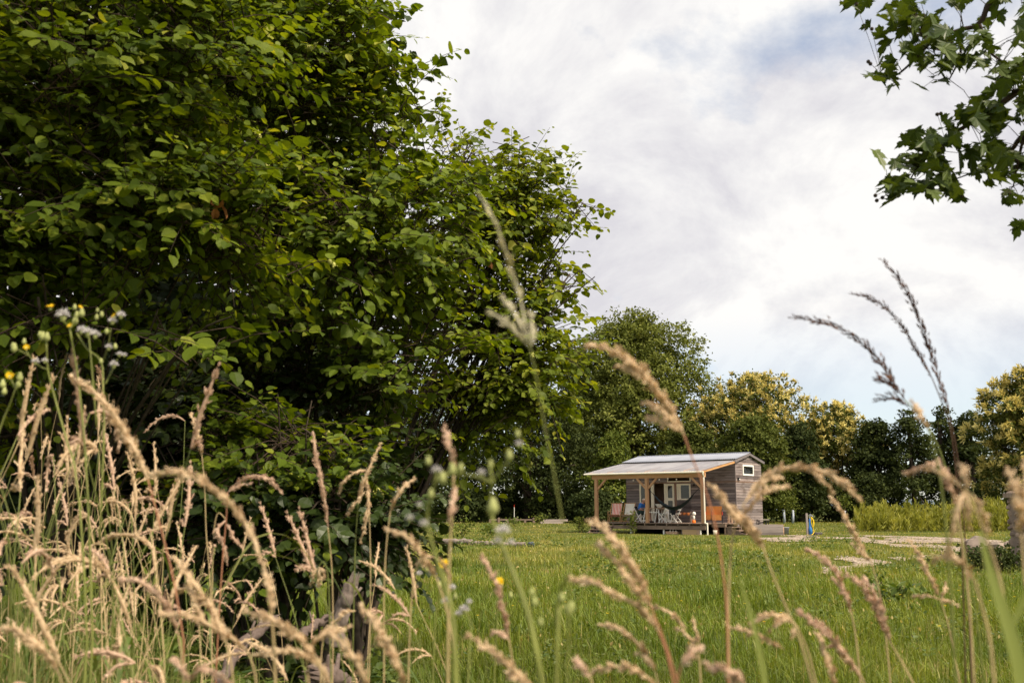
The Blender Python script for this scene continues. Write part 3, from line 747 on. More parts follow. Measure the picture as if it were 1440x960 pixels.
# ------------------------------------------------------------------ hazels
def hazel(name, label, base, lobes, Y, nspray, lsz, seed, leaf='hazel_leaf', nuts=0, stems=7, cat='tree', depth=1.0, lean=None, flat=0.45, rmin=0.5):
    """lobes: (px, py, rx px, ry px, dY): real ellipsoids at distance Y + dY"""
    global rng
    keep = rng; rng = np.random.default_rng(seed)
    base = np.asarray(base, float)
    root = thing(name, base, label, cat)
    Ls = []
    for (px, py, rx, ry, dy) in lobes:
        c = at(px, py, Y + dy); k = (Y + dy) / F
        Ls.append((*c, rx * k, min(rx, ry) * k * depth, ry * k))
    Ls = np.array(Ls)
    vol = Ls[:, 3] * Ls[:, 5]
    idx = rng.choice(len(Ls), nspray, p=vol / vol.sum())
    d = rand_dirs(nspray); rr = rmin + (1 - rmin) * rng.random(nspray) ** 0.6
    c = Ls[idx, :3]; R3 = Ls[idx, 3:]
    p = c + d * R3 * rr[:, None]
    p[:, 2] = np.maximum(p[:, 2], tz(p[:, 0], p[:, 1]) + 0.12)
    # boughs first, then a flat fan of sprays along each
    hole = vnoise(p, 1.9, seed) * .65 + vnoise(p, 4.3, seed + 1) * .35 > .36 if leaf != 'hazel_shade' else np.ones(nspray, bool)
    p, d, R3, idx = p[hole], d[hole], R3[hole], idx[hole]; nspray = len(p)
    outw = nrm(d / R3)
    tw = nrm(outw * 0.75 + rand_dirs(nspray) * 0.55 + np.array([0, 0, 0.10])); tw[:, 2] *= flat + 0.2; tw = nrm(tw)
    nb_ = max(1, nspray // 6); fan = np.arange(nspray) % nb_; k6 = np.arange(nspray) // nb_
    bd = tw[fan]; blat = nrm(np.cross(bd, np.array([0, 0, 1.0]))); sgn = np.where(k6 % 2 == 0, 1.0, -1.0)
    tt_ = (k6 - 2.5) * 0.085
    bp = p[fan] + bd * tt_[:, None] + blat * (sgn * rng.uniform(0.02, 0.13, nspray))[:, None] + rng.normal(0, .025, (nspray, 3))
    loose_ = rng.random(nspray) < 0.22
    p = np.where(loose_[:, None], p, bp); tw = np.where(loose_[:, None], tw, nrm(bd + blat * (sgn * rng.uniform(0.2, 0.8, nspray))[:, None] + rand_dirs(nspray) * .2))
    outw = np.where(loose_[:, None], outw, outw[fan]); idx = np.where(loose_, idx, idx[fan])
    Lt = rng.uniform(0.18, 0.38, nspray)
    nleaf = 9
    s = np.linspace(0.1, 1.0, nleaf)[None] + rng.normal(0, 0.03, (nspray, nleaf))
    sag = -0.10 * s ** 2
    P = p[:, None] + tw[:, None] * (Lt[:, None] * s)[..., None]; P[..., 2] += sag * Lt[:, None]
    side = np.where(np.arange(nleaf) % 2 == 0, 1.0, -1.0)[None] * (1 - 0.75 * (np.arange(nleaf) == nleaf - 1))
    up = nrm(np.array([0, 0, 1.0]) * 0.95 + outw * 0.40 + rand_dirs(nspray) * 0.30)
    lat = nrm(np.cross(up, tw))
    ax = tw[:, None] * 0.62 + lat[:, None] * (side * 0.9)[..., None] + rng.normal(0, 0.22, (nspray, nleaf, 3)); ax[..., 2] -= rng.uniform(0, 0.55, (nspray, nleaf))
    nm = up[:, None] + rng.normal(0, 0.34, (nspray, nleaf, 3))
    sz = lsz * rng.uniform(0.5, 1.35, (nspray, nleaf)) * rng.uniform(0.75, 1.15, (nspray, 1)) * (1 - 0.35 * (s > 0.9))
    tone = np.clip(rng.normal(0.42, 0.15, (nspray, 1)) + rng.normal(0, 0.17, (nspray, nleaf)) + 0.18 * (s > 0.85), 0, 1)
    keepm = rng.random((nspray, nleaf)) < 0.93
    f = keepm.ravel()
    P2, ax2, nm2 = P.reshape(-1, 3)[f], ax.reshape(-1, 3)[f], nm.reshape(-1, 3)[f]
    P2 = P2 + nrm(ax2) * 0.018
    sz2 = sz.ravel()[f]
    S = np.stack([sz2, sz2 * rng.uniform(0.82, 1.1, len(sz2)), sz2 * rng.uniform(0.3, 1.5, len(sz2))], 1)
    scatter_obj('crown', [scatter(*HAZEL, P2, frames(ax2, nrm(nm2)), S, tone.ravel()[f])], M[leaf], root, False, base)
    # twigs of every spray
    tb = MB()
    for q in range(nspray):
        a = p[q] - tw[q] * 0.22 + np.array([0, 0, -0.05])
        tb.tube([a, p[q], P[q, 4], P[q, 8]], [0.0042, 0.0032, 0.0024, 0.0012], 3, cap=False)
    tb.build('twigs', M['twig'], root, True, base)['kind'] = 'stuff'
    # stems and branches
    for q in range(stems):
        sb = MB()
        tgt = Ls[q % len(Ls), :3] + rng.normal(0, 0.12, 3)
        b0 = base + np.array([rng.normal(0, 0.16), rng.normal(0, 0.14), -0.05])
        b0[2] = float(tz(b0[0], b0[1])) - 0.06
        mid = b0 * 0.55 + tgt * 0.45; mid[2] = b0[2] + (tgt[2] - b0[2]) * 0.62; mid += rng.normal(0, 0.07, 3)
        pth = smooth_path([b0, b0 * 0.8 + mid * 0.2 + [rng.normal(0, .03), rng.normal(0, .03), .12], mid, tgt], 14); pth += rng.normal(0, 0.008, pth.shape)
        r0 = rng.uniform(0.022, 0.042)
        sb.tube(pth, np.linspace(r0, 0.007, 14), 7)
        kk = np.where(idx == q % len(Ls))[0]
        for z in kk[:11]:
            j0 = rng.integers(6, 13); e = p[z] - tw[z] * 0.2
            sb.tube(smooth_path([pth[j0], pth[j0] * 0.45 + e * 0.55 + [0, 0, .06], e], 6), np.linspace(0.010, 0.004, 6), 4, cap=False)
        sb.build('stem', M['bark'], root, True, base)
    for q in range(nuts):
        z = rng.integers(0, nspray); o = P[z, rng.integers(4, 9)] + np.array([0, 0, -0.02]); nb = MB()
        for w in range(rng.integers(2, 4)):
            cc = o + rng.normal(0, 0.014, 3); nb.ball(cc, 0.0135, 6, (1, 1, 1.25))
            for aa in range(5):
                nb.bar(cc, cc + nrm(rng.normal(0, 1, 3) + [0, 0, -.6]) * 0.026, 0.008, 0.002)
        nb.build('nut_cluster', M['nut'], root, True, base)
    rng = keep
    return root

hz_a = hazel('hazel_tree', 'large leaved hazel nearest the camera above the dry grass plumes', (-2.6, 5.9, 0.25),
      [(50, 190, 200, 210, 0), (180, 300, 165, 120, 0.1), (60, 440, 190, 50, -0.2), (250, 455, 100, 46, -0.1), (200, 60, 190, 150, 0.2), (300, 470, 60, 34, 0), (-110, 300, 190, 250, 0), (330, 330, 110, 80, 0.3), (90, -70, 230, 160, 0.3), (20, 600, 60, 40, 0.5)],
      4.9, 3000, 0.064, 31, nuts=22, stems=4)
hz_b = hazel('hazel_tree', 'tall middle hazel whose crown runs out of the top of the photo', (-1.75, 7.6, 0.15),
      [(390, 150, 140, 190, 0), (470, 50, 70, 80, -0.2), (545, 320, 110, 120, 0), (420, 410, 140, 95, -0.2), (300, 200, 160, 200, 0.3), (560, 490, 115, 80, 0), (410, -80, 110, 120, 0), (555, 200, 60, 60, 0), (470, 330, 120, 90, -0.4), (330, 470, 90, 50, 0.4), (530, 100, 40, 36, 0)],
      6.6, 2900, 0.068, 32, nuts=16, stems=5)
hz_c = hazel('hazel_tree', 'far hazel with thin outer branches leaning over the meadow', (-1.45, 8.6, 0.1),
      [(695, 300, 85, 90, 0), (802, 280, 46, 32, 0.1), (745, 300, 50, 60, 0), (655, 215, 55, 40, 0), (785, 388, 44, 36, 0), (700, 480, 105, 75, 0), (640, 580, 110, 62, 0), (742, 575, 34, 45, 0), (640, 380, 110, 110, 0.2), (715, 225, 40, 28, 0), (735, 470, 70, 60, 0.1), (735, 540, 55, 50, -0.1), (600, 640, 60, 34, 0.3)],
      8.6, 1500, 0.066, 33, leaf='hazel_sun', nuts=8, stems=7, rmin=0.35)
hz_d = hazel('hazel_bush', 'low hazel bush with bright leaves hanging into the dark hollow', (-1.25, 5.9, 0.2),
      [(420, 625, 70, 42, 0), (360, 690, 75, 50, 0), (300, 620, 60, 44, 0.2), (450, 690, 52, 48, 0), (260, 700, 60, 50, 0.2)], 5.7, 330, 0.064, 35, stems=4, cat='bush', nuts=4)
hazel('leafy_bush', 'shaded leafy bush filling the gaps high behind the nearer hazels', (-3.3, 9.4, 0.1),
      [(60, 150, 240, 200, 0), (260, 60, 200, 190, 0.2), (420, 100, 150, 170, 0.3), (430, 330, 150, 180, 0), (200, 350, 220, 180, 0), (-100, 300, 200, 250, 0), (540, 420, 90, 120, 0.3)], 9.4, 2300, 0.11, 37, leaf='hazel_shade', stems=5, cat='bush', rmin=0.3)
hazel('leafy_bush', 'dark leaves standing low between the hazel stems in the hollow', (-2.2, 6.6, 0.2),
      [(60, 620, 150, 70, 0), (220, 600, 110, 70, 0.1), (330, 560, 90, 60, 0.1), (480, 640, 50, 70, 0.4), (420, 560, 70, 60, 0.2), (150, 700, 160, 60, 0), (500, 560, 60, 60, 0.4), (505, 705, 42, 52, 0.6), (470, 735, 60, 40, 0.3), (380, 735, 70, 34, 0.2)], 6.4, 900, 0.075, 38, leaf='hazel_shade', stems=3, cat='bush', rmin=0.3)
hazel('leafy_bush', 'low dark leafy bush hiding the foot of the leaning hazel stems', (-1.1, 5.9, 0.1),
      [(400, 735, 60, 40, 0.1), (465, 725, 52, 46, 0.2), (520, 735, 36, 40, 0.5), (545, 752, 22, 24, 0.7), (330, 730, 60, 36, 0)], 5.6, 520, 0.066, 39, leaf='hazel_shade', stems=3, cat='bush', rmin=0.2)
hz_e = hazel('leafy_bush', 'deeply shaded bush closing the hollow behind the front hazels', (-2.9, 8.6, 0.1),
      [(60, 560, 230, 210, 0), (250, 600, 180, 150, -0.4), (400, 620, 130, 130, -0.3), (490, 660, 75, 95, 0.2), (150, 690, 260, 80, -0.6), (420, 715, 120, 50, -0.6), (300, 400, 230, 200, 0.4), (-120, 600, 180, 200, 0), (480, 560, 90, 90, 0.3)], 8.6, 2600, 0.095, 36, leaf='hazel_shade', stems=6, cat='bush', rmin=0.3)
for k, (px, py, Y) in enumerate([(305, 292, 4.72), (688, 370, 8.2)]):
    b = MB(); o = at(px, py, Y)
    for q in range(5):
        dd = nrm(rng.normal(0, 1, 3) + [0, 0, -0.3]); R = frames(dd[None], rand_dirs(1)); v, f, _ = scatter(*HAZEL, (o + rng.normal(0, .012, 3))[None], R, np.array([[0.07, 0.045, 0.1]]), np.array([.5])); b.add(v, f)
    par = (hz_a, hz_c)[k]
    b.build('dead_leaf', M['dead_leaf'], par, False, np.array(par.location))['label'] = 'withered orange brown leaf cluster'

# ------------------------------------------------------------------ plane tree, trunk outside the frame, one bough hanging in
def plane_tree():
    base = np.array([3.75, 4.6, float(tz(3.75, 4.6))])
    root = thing('plane_tree', base, 'plane tree bough with lobed leaves hanging in at the top right corner', 'tree')
    tb = MB(); tb.tube(smooth_path([base + [0, 0, -.2], base + [0.05, 0, 1.5], base + [0.0, .05, 3.2], base + [0.25, 0.1, 5.5], base + [0.2, 0.2, 7.5]], 16), np.linspace(0.24, 0.10, 16), 12)
    tb.build('trunk', M['bark'], root, True, base)
    D = 4.0
    hub1 = base + [-0.05, 0, 3.3]; hub2 = base + [-0.02, 0, 2.6]
    TW = [([(1500, -60), (1440, -30), (1394, 0), (1378, 34), (1350, 42), (1315, 53), (1286, 48), (1254, 30)], 0.0, hub1),
          ([(1378, 34), (1390, 70), (1407, 85), (1440, 103), (1500, 130)], 0.05, None),
          ([(1500, 165), (1440, 191), (1424, 209), (1400, 230), (1346, 251)], 0.1, hub2),
          ([(1500, 100), (1440, 124), (1400, 152), (1371, 170), (1332, 193), (1304, 212), (1275, 262)], -0.1, hub1),
          ([(1315, 53), (1290, 80), (1262, 105), (1240, 110)], 0.0, None),
          ([(1350, 42), (1350, 80), (1335, 112)], 0.1, None),
          ([(1332, 193), (1318, 225), (1330, 262)], 0.05, None),
          ([(1440, 191), (1432, 225), (1425, 262)], 0.0, None), ([(1480, 250), (1450, 300), (1432, 322)], 0.1, hub2)]
    lp, la, pts = [], [], []
    for pth, off, hub in TW:
        P = np.array([at(a, b, D + off + 0.04 * q) for q, (a, b) in enumerate(pth)])
        if hub is not None:
            P = np.vstack([hub, (hub + P[0]) / 2 + [0, 0, .12], P])
        S_ = smooth_path(P, 18); b = MB(); r0 = 0.022 if hub is not None else 0.007
        b.tube(S_, np.linspace(r0, 0.0028, 18), 6); b.build('branch', M['twig'], root, True, base)
        pts.append(S_[4:] if hub is not None else S_[2:])
    CL = [(1285, 40, 42, 34, 34), (1330, 78, 42, 32, 34), (1375, 60, 30, 26, 12), (1258, 18, 26, 18, 12), (1245, 108, 22, 20, 10), (1420, 110, 40, 32, 34), (1395, 160, 40, 26, 22), (1350, 165, 24, 18, 10), (1318, 205, 34, 22, 24), (1290, 225, 38, 26, 26), (1262, 262, 24, 12, 10), (1322, 262, 34, 18, 20),
          (1390, 225, 36, 24, 20), (1425, 235, 28, 28, 18), (1432, 318, 10, 9, 2), (1436, 60, 10, 16, 3), (1350, 4, 14, 8, 3), (1404, 8, 12, 14, 3), (1470, 160, 40, 90, 30), (1480, 30, 40, 40, 14), (1210, 8, 20, 7, 4), (1422, 280, 16, 8, 4)]
    for (a, b, rx, ry, n) in CL:
        for q in range(int(n * 1.45)):
            lp.append(at(a + random.gauss(0, rx * .52), b + random.gauss(0, ry * .52), D + random.gauss(0, 0.14)))
    # unseen bough added overhead, out of frame, to shade the left hazel
    tip = np.array([0.7, 1.2, 7.3]); bo = MB(); bo.tube(smooth_path([base + [0.1, .05, 4.6], base + [-1.2, -1.4, 6.3], tip], 14), np.linspace(.07, .015, 14), 7); bo.build('branch', M['bark'], root, True, base)
    for q in range(2100):
        dd = rand_dirs(1)[0] * random.random() ** .4 * np.array([1.9, 1.6, .9]); lp.append(tip + dd + [-.1, .1, 0])
    # more leaves on the boughs outside the picture
    for q in range(1500):
        t = random.random(); a = random.uniform(0, 6.28); r = random.uniform(0.7, 2.5)
        c_ = base + np.array([r * math.cos(a) + 0.7, r * math.sin(a) * 1.0 + .2, random.uniform(3.0, 7.5)])
        pr = c_ - CAM; yc = CP * pr[1] + SP * pr[2]; xx = 720 + F * pr[0] / max(yc, 0.1)
        if yc > 0.2 and xx < 1475: continue
        lp.append(c_)
    lp = np.array(lp); n = len(lp)
    ax = nrm(rng.normal(0, 1, (n, 3)) * [1, 1, .45] + [-.25, 0, -0.45]); nm = nrm(np.array([0, -0.25, 1]) + rng.normal(0, .45, (n, 3)))
    sz = rng.uniform(0.056, 0.102, n)
    scatter_obj('crown', [scatter(*PLANE, lp - ax * 0.03, frames(ax, nm), np.stack([sz, sz, sz * rng.uniform(.5, 2, n)], 1), rng.random(n))], M['plane_leaf'], root, False, base)
    pts = np.concatenate(pts); b = MB()
    for q in range(n):
        if lp[q][2] > 4.2: continue
        k = np.argmin(((pts - lp[q]) ** 2).sum(1))
        if ((pts[k] - lp[q]) ** 2).sum() > .045: continue
        b.tube([pts[k], (pts[k] + lp[q]) / 2 + [0, 0, .012], lp[q] - ax[q] * .03], [0.0022, 0.0017, 0.0013], 3, cap=False)
    b.build('twigs', M['twig'], root, True, base)['kind'] = 'stuff'
    for (a, c) in [(1204, 6), (1226, 41), (1221, 87), (1224, 90), (1226, 105), (1233, 282), (1231, 275), (1241, 278), (1318, 161), (1323, 160), (1345, 157), (1353, 276), (1420, 273), (1418, 281)]:
        b = MB(); o = at(a, c, D); k = np.argmin(((pts - o) ** 2).sum(1))
        b.ball(o, 0.0085, 7); b.tube([o, (o + pts[k]) / 2 + [0, 0, .01], pts[k]], 0.0011, 3)
        b.build('seed_ball', M['bark'], root, True, base)
    return root
plane_tree()
# ------------------------------------------------------------------ cabin materials
M['board'] = wood('weathered_board', (0.150, 0.120, 0.117), (0.29, 0.25, 0.245), 0, 5.0, 0.85, (0.075, 0.052, 0.042))
M['board_y'] = wood('weathered_board_end', (0.150, 0.120, 0.117), (0.29, 0.25, 0.245), 1, 5.0, 0.85, (0.075, 0.052, 0.042))
M['backing'] = simple('backing', (0.03, 0.024, 0.022), 0.9, 0.1)
M['larch_x'] = wood('larch_x', (0.36, 0.185, 0.085), (0.56, 0.33, 0.165), 0, 4.0, 0.65)
M['larch_y'] = wood('larch_y', (0.40, 0.20, 0.08), (0.60, 0.35, 0.165), 1, 4.0, 0.65)
M['larch_z'] = wood('larch_z', (0.36, 0.19, 0.10), (0.54, 0.32, 0.18), 2, 4.0, 0.7)
M['deck_x'] = wood('deck_board', (0.15, 0.105, 0.08), (0.27, 0.20, 0.16), 0, 4.0, 0.85, (0.10, 0.075, 0.06))
M['cream'] = simple('cream_paint', (0.78, 0.71, 0.57), 0.5, 0.4, 0.05, 4)
M['white_paint'] = simple('white_paint', (0.80, 0.78, 0.72), 0.5, 0.4, 0.05, 5)
M['white_pvc'] = simple('white_pipe', (0.82, 0.76, 0.63), 0.4, 0.45, 0.04, 3)
M['interior'] = simple('interior_ply', (0.16, 0.10, 0.07), 0.7, 0.2, 0.15, 2)
M['brown_frame'] = wood('brown_frame', (0.20, 0.12, 0.085), (0.31, 0.20, 0.15), 2, 5.0, 0.7)
M['black'] = simple('black_fabric', (0.012, 0.014, 0.018), 0.75, 0.2, 0.3, 30)
M['hammock'] = simple('hammock_cloth', (0.010, 0.020, 0.027), 0.6, 0.3, 0.5, 14)
M['terracotta'] = simple('terracotta', (0.55, 0.19, 0.06), 0.75, 0.2, 0.2, 12)
M['leather'] = simple('orange_leather', (0.42, 0.165, 0.045), 0.5, 0.35, 0.15, 5)
M['red'] = simple('red_cloth', (0.50, 0.035, 0.02), 0.7, 0.2)
M['orange'] = simple('orange_plastic', (0.80, 0.19, 0.02), 0.4, 0.4, 0.05)
M['beech'] = wood('beech', (0.40, 0.21, 0.09), (0.58, 0.34, 0.16), 2, 8.0, 0.5)
M['ply'] = wood('plywood_panel', (0.42, 0.27, 0.14), (0.58, 0.40, 0.23), 0, 3.0, 0.7)
M['crate'] = wood('crate_wood', (0.36, 0.22, 0.14), (0.55, 0.38, 0.27), 0, 6.0, 0.75)
M['grey_board'] = wood('grey_board', (0.20, 0.165, 0.15), (0.36, 0.31, 0.29), 0, 5.0, 0.85)
M['canvas'] = simple('white_canvas', (0.80, 0.77, 0.70), 0.85, 0.1, 0.05, 20)
def stripes():
    m, nt, out = new_mat('striped_canvas')
    c = ramp(nt, attr(nt), [(0, (0.86, 0.80, 0.74)), (0.5, (0.70, 0.09, 0.05))], 'CONSTANT')
    p = principled(nt, c, 0.85, 0.1); nt.links.new(p.outputs[0], out.inputs[0]); return m
M['stripes'] = stripes()
def glass():
    m, nt, out = new_mat('window_glass')
    t = nt.nodes.new('ShaderNodeBsdfTransparent'); t.inputs[0].default_value = (0.55, 0.58, 0.55, 1)
    g_ = nt.nodes.new('ShaderNodeBsdfGlossy'); g_.inputs['Roughness'].default_value = 0.03
    lw = nt.nodes.new('ShaderNodeFresnel'); lw.inputs[0].default_value = 1.6
    mx = nt.nodes.new('ShaderNodeMixShader'); nt.links.new(lw.outputs[0], mx.inputs[0]); nt.links.new(t.outputs[0], mx.inputs[1]); nt.links.new(g_.outputs[0], mx.inputs[2])
    nt.links.new(mx.outputs[0], out.inputs[0]); return m
M['glass'] = glass()
def polycarb():
    m, nt, out = new_mat('corrugated_polycarbonate')
    n = noise(nt, coords(nt, 'Object', (3.2, 0.22, 1)), 1.6, 5, 0.65)
    c = ramp(nt, n, [(0.36, (0.30, 0.295, 0.345)), (0.62, (0.56, 0.555, 0.60))])
    p = principled(nt, c, 0.35, 0.5)
    t = nt.nodes.new('ShaderNodeBsdfTranslucent'); t.inputs[0].default_value = (0.8, 0.8, 0.8, 1)
    mx = nt.nodes.new('ShaderNodeMixShader'); mx.inputs[0].default_value = 0.58
    nt.links.new(p.outputs[0], mx.inputs[1]); nt.links.new(t.outputs[0], mx.inputs[2]); nt.links.new(mx.outputs[0], out.inputs[0]); return m
M['polycarb'] = polycarb()
M['metal_roof'] = simple('metal_roof', (0.29, 0.305, 0.36), 0.5, 0.5, 0.12, 1.5, 0.2)
M['flashing'] = simple('flashing', (0.16, 0.14, 0.145), 0.6, 0.3, 0.15)

# ------------------------------------------------------------------ the cabin
cab = thing('cabin', HO, 'weathered grey board cabin with a timber porch under a pale corrugated roof', 'cabin', -TH)
X0, X1, YF, YB = -6.48, 0.035, 3.53, 6.60
OPEN = [(-5.66, -4.08, 0.54, 2.57), (-4.08, -2.53, 0.54 + 1.14, 2.52), (-3.93, -2.53, 2.63, 2.92), (-4.0, -3.45, 0.54, 2.52)]
def cut(x0, x1, spans):
    segs = [(x0, x1)]
    for a, b in spans:
        ns = []
        for s, e in segs:
            if b <= s or a >= e: ns.append((s, e)); continue
            if a > s: ns.append((s, a))
            if b < e: ns.append((b, e))
        segs = ns
    return [q for q in segs if q[1] - q[0] > 0.01]
def board_wall(axis_, lo, hi, zmax_at, opens, pos, th, back, name, mat):
    mb = MB(); bk = MB(); pitch_ = 0.142; z = 0.36; zt = 4.05; k = 0
    ztop = max(zmax_at(lo), zmax_at((lo + hi) / 2), zmax_at(hi))
    while z < ztop:
        z2 = min(z + pitch_, ztop)
        br = sorted({z, z2 - 0.017} | {q for o in opens for q in (o[2], o[3]) if z < q < z2 - 0.017})
        tone = random.random()
        for a, b in zip(br[:-1], br[1:]):
            zm = (a + b) / 2
            # clip to the slope
            yy = np.linspace(lo, hi, 121); okk = [q for q in yy if zmax_at(q) > b - 0.002]
            if not okk: continue
            l2, h2 = (min(okk), max(okk))
            for s, e in cut(l2, h2, [(o[0], o[1]) for o in opens if o[2] < zm < o[3]]):
                # butt joints
                js = [s] + ([s + (e - s) * random.uniform(0.3, 0.7)] if e - s > 2.4 else []) + [e]
                for u0, u1 in zip(js[:-1], js[1:]):
                    tn = min(1, max(0, tone * 0.75 + random.random() * 0.35 - .05))
                    if axis_ == 'x':
                        mb.b2(u0, u1 - 0.004, pos, pos + th, a, b, tn)
                    else:
                        mb.b2(pos - th, pos, u0, u1 - 0.004, a, b, tn)
        z += pitch_; k += 1
    br = sorted({0.36, ztop} | {q for o in opens for q in (o[2], o[3])} | set(np.arange(3.5, ztop, 0.06)))
    for a, b in zip(br[:-1], br[1:]):
        zm = (a + b) / 2; yy = np.linspace(lo, hi, 121); okk = [q for q in yy if zmax_at(q) > b - 0.002]
        if not okk: continue
        for s, e in cut(min(okk) + 0.03, max(okk) - 0.03, [(o[0], o[1]) for o in opens if o[2] < zm < o[3]]):
            if axis_ == 'x': bk.b2(s, e, pos + th + 0.002, pos + th + 0.05, a, b)
            else: bk.b2(pos - th - 0.05, pos - th - 0.002, s, e, a, b)
    w = mb.build(name, mat, cab)
    bk.build('wall_core', M['backing'], w)
    return w
flat = lambda q: 3.60
def gab(q):
    yr = (YF + YB) / 2
    return (3.60 + (4.02 - 3.60) * (q - YF) / (yr - YF)) if q < yr else (4.02 - (4.02 - 3.64) * (q - yr) / (YB - yr))
random.seed(3)
board_wall('x', X0, X1, flat, OPEN, YF, 0.025, 1, 'front_wall', M['board'])
board_wall('y', YF + 0.03, YB, gab, [(4.36, 5.62, 2.93, 3.47)], X1, 0.025, 1, 'end_wall', M['board_y'])
board_wall('y', YF + 0.03, YB, gab, [], X0 + 0.025, 0.025, 1, 'end_wall', M['board_y'])
b = MB(); b.b2(X0 + .08, X1 - .08, YB - .06, YB, .36, 3.62); b.build('back_wall', M['board'], cab)
b = MB(); b.b2(X0 + .08, X1 - .08, YF + .08, YB - .06, .40, .53); b.build('cabin_floor', M['deck_x'], cab)
b = MB(); b.b2(X0 + .09, X1 - .09, YF + .9, YF + .93, .53, 3.5); b.b2(X0 + .1, X1 - .1, YF + .08, YB - .07, 3.52, 3.55); b.build('interior_lining', M['interior'], cab)
b = MB(); b.b2(X0, -5.68, YF - .024, YF - .002, 2.578, 2.618); b.build('rail_strip', M['brown_frame'], cab); b = MB(); b.b2(-2.50, X1, YF - .024, YF - .002, 2.578, 2.618); b.build('rail_strip', M['brown_frame'], cab)
b = MB(); b.b2(X1 + .002, X1 + .024, YF - .024, YB, 2.578, 2.618); b.build('rail_strip', M['brown_frame'], cab)
b = MB(); b.b2(X1 - .05, X1 + .003, YF - .003, YF + .028, .36, 2.57); b.b2(X1 - .05, X1 + .003, YF - .003, YF + .028, 2.622, 3.6); b.build('corner_board', M['board_y'], cab)

def window(name, x0, x1, z0, z1, fw, y=YF - 0.02, mull=(), par=cab, mat='cream', bars=(), thick=0.05, label=None):
    b = MB()
    b.b2(x0, x1, y, y + thick, z1 - fw, z1); b.b2(x0, x1, y, y + thick, z0, z0 + fw)
    b.b2(x0, x0 + fw, y, y + thick, z0 + fw, z1 - fw); b.b2(x1 - fw, x1, y, y + thick, z0 + fw, z1 - fw)
    for m_ in mull: b.b2(m_[0], m_[1], y, y + thick, z0 + fw, z1 - fw)
    for q in bars: b.b2(x0 + fw, x1 - fw, y, y + thick, q[0], q[1])
    f = b.build(name, M[mat], par)
    if label: f['label'] = label
    xs = [x0 + fw] + [q for m_ in mull for q in m_] + [x1 - fw]; zs = [z0 + fw] + [q for m_ in bars for q in m_] + [z1 - fw]
    for a, c in zip(xs[::2], xs[1::2]):
        for d, e in zip(zs[::2], zs[1::2]):
            p_ = MB(); p_.b2(a, c, y + thick * .4, y + thick * .4 + .006, d, e); p_.build('pane', M['glass'], f)
    return f
window('side_light', -5.64, -5.20, 0.56, 2.56, 0.09, label='narrow cream framed glass door leaf')
b = MB(); b.b2(-4.93, -4.76, YF - .02, YF + .06, .54, 2.55); b.build('door_jamb', M['cream'], cab)
b = MB(); b.b2(-4.12, -4.02, YF - .02, YF + .06, .54, 2.55); b.build('door_jamb', M['cream'], cab)
b = MB(); b.b2(-5.66, -2.53, YF - .03, YF + .05, 2.572, 2.622); b.build('lintel', M['brown_frame'], cab)
b = MB(); b.b2(-3.50, -3.38, YF - .03, YF + .05, .54, 2.57); b.build('door_post', M['brown_frame'], cab)
dr = window('door', -4.0, -3.52, 0.55, 2.54, 0.10, bars=((1.66, 1.80),), label='cream framed glazed door')
b = MB(); b.tube([(-3.57, YF - .025, 1.55), (-3.57, YF - .06, 1.55), (-3.66, YF - .06, 1.55)], .009, 6); b.build('handle', M['black'], dr)
window('window', -3.36, -2.55, 1.69, 2.53, 0.07, mull=((-3.27, -3.12),), label='two light cream window beside the door')
b = MB(); b.b2(-3.38, -2.53, YF, YF + .03, .54, 1.68); b.build('wall_panel', M['board'], cab)
window('transom_window', -3.92, -2.53, 2.63, 2.93, 0.05, label='wide low window above the door')
b = MB()
y0, y1, z0, z1 = 4.35, 5.63, 2.93, 3.48
for a in ((y0, y1, z1 - .08, z1), (y0, y1, z0, z0 + .08), (y0, y0 + .09, z0 + .08, z1 - .08), (y1 - .09, y1, z0 + .08, z1 - .08)): b.b2(X1 - .02, X1 + .03, *a)
gw = b.build('window', M['white_paint'], cab); gw['label'] = 'small white window high in the gable'
b = MB(); b.b2(X1, X1 + .006, y0 + .09, y1 - .09, z0 + .08, z1 - .08); b.build('pane', M['glass'], gw)
b = MB(); b.b2(X1 - .06, X1 - .052, y0, y1 - .4, z0, z1 - .05); b.build('curtain', M['canvas'], gw)
b = MB(); b.b2(X1 + .003, X1 + .08, 3.72, 3.86, 2.66, 2.80); b.build('wall_lamp', M['black'], cab)
b = MB(); b.ball((X1 + .09, 3.79, 2.71), .04, 6); b.build('bulb', M['white_paint'], bpy.data.objects['wall_lamp'])
b = MB(); b.tube([(-2.34, YF - .001, 2.46), (-2.34, YF - .02, 2.46)], .06, 12); b.build('vent_hole', M['backing'], cab)

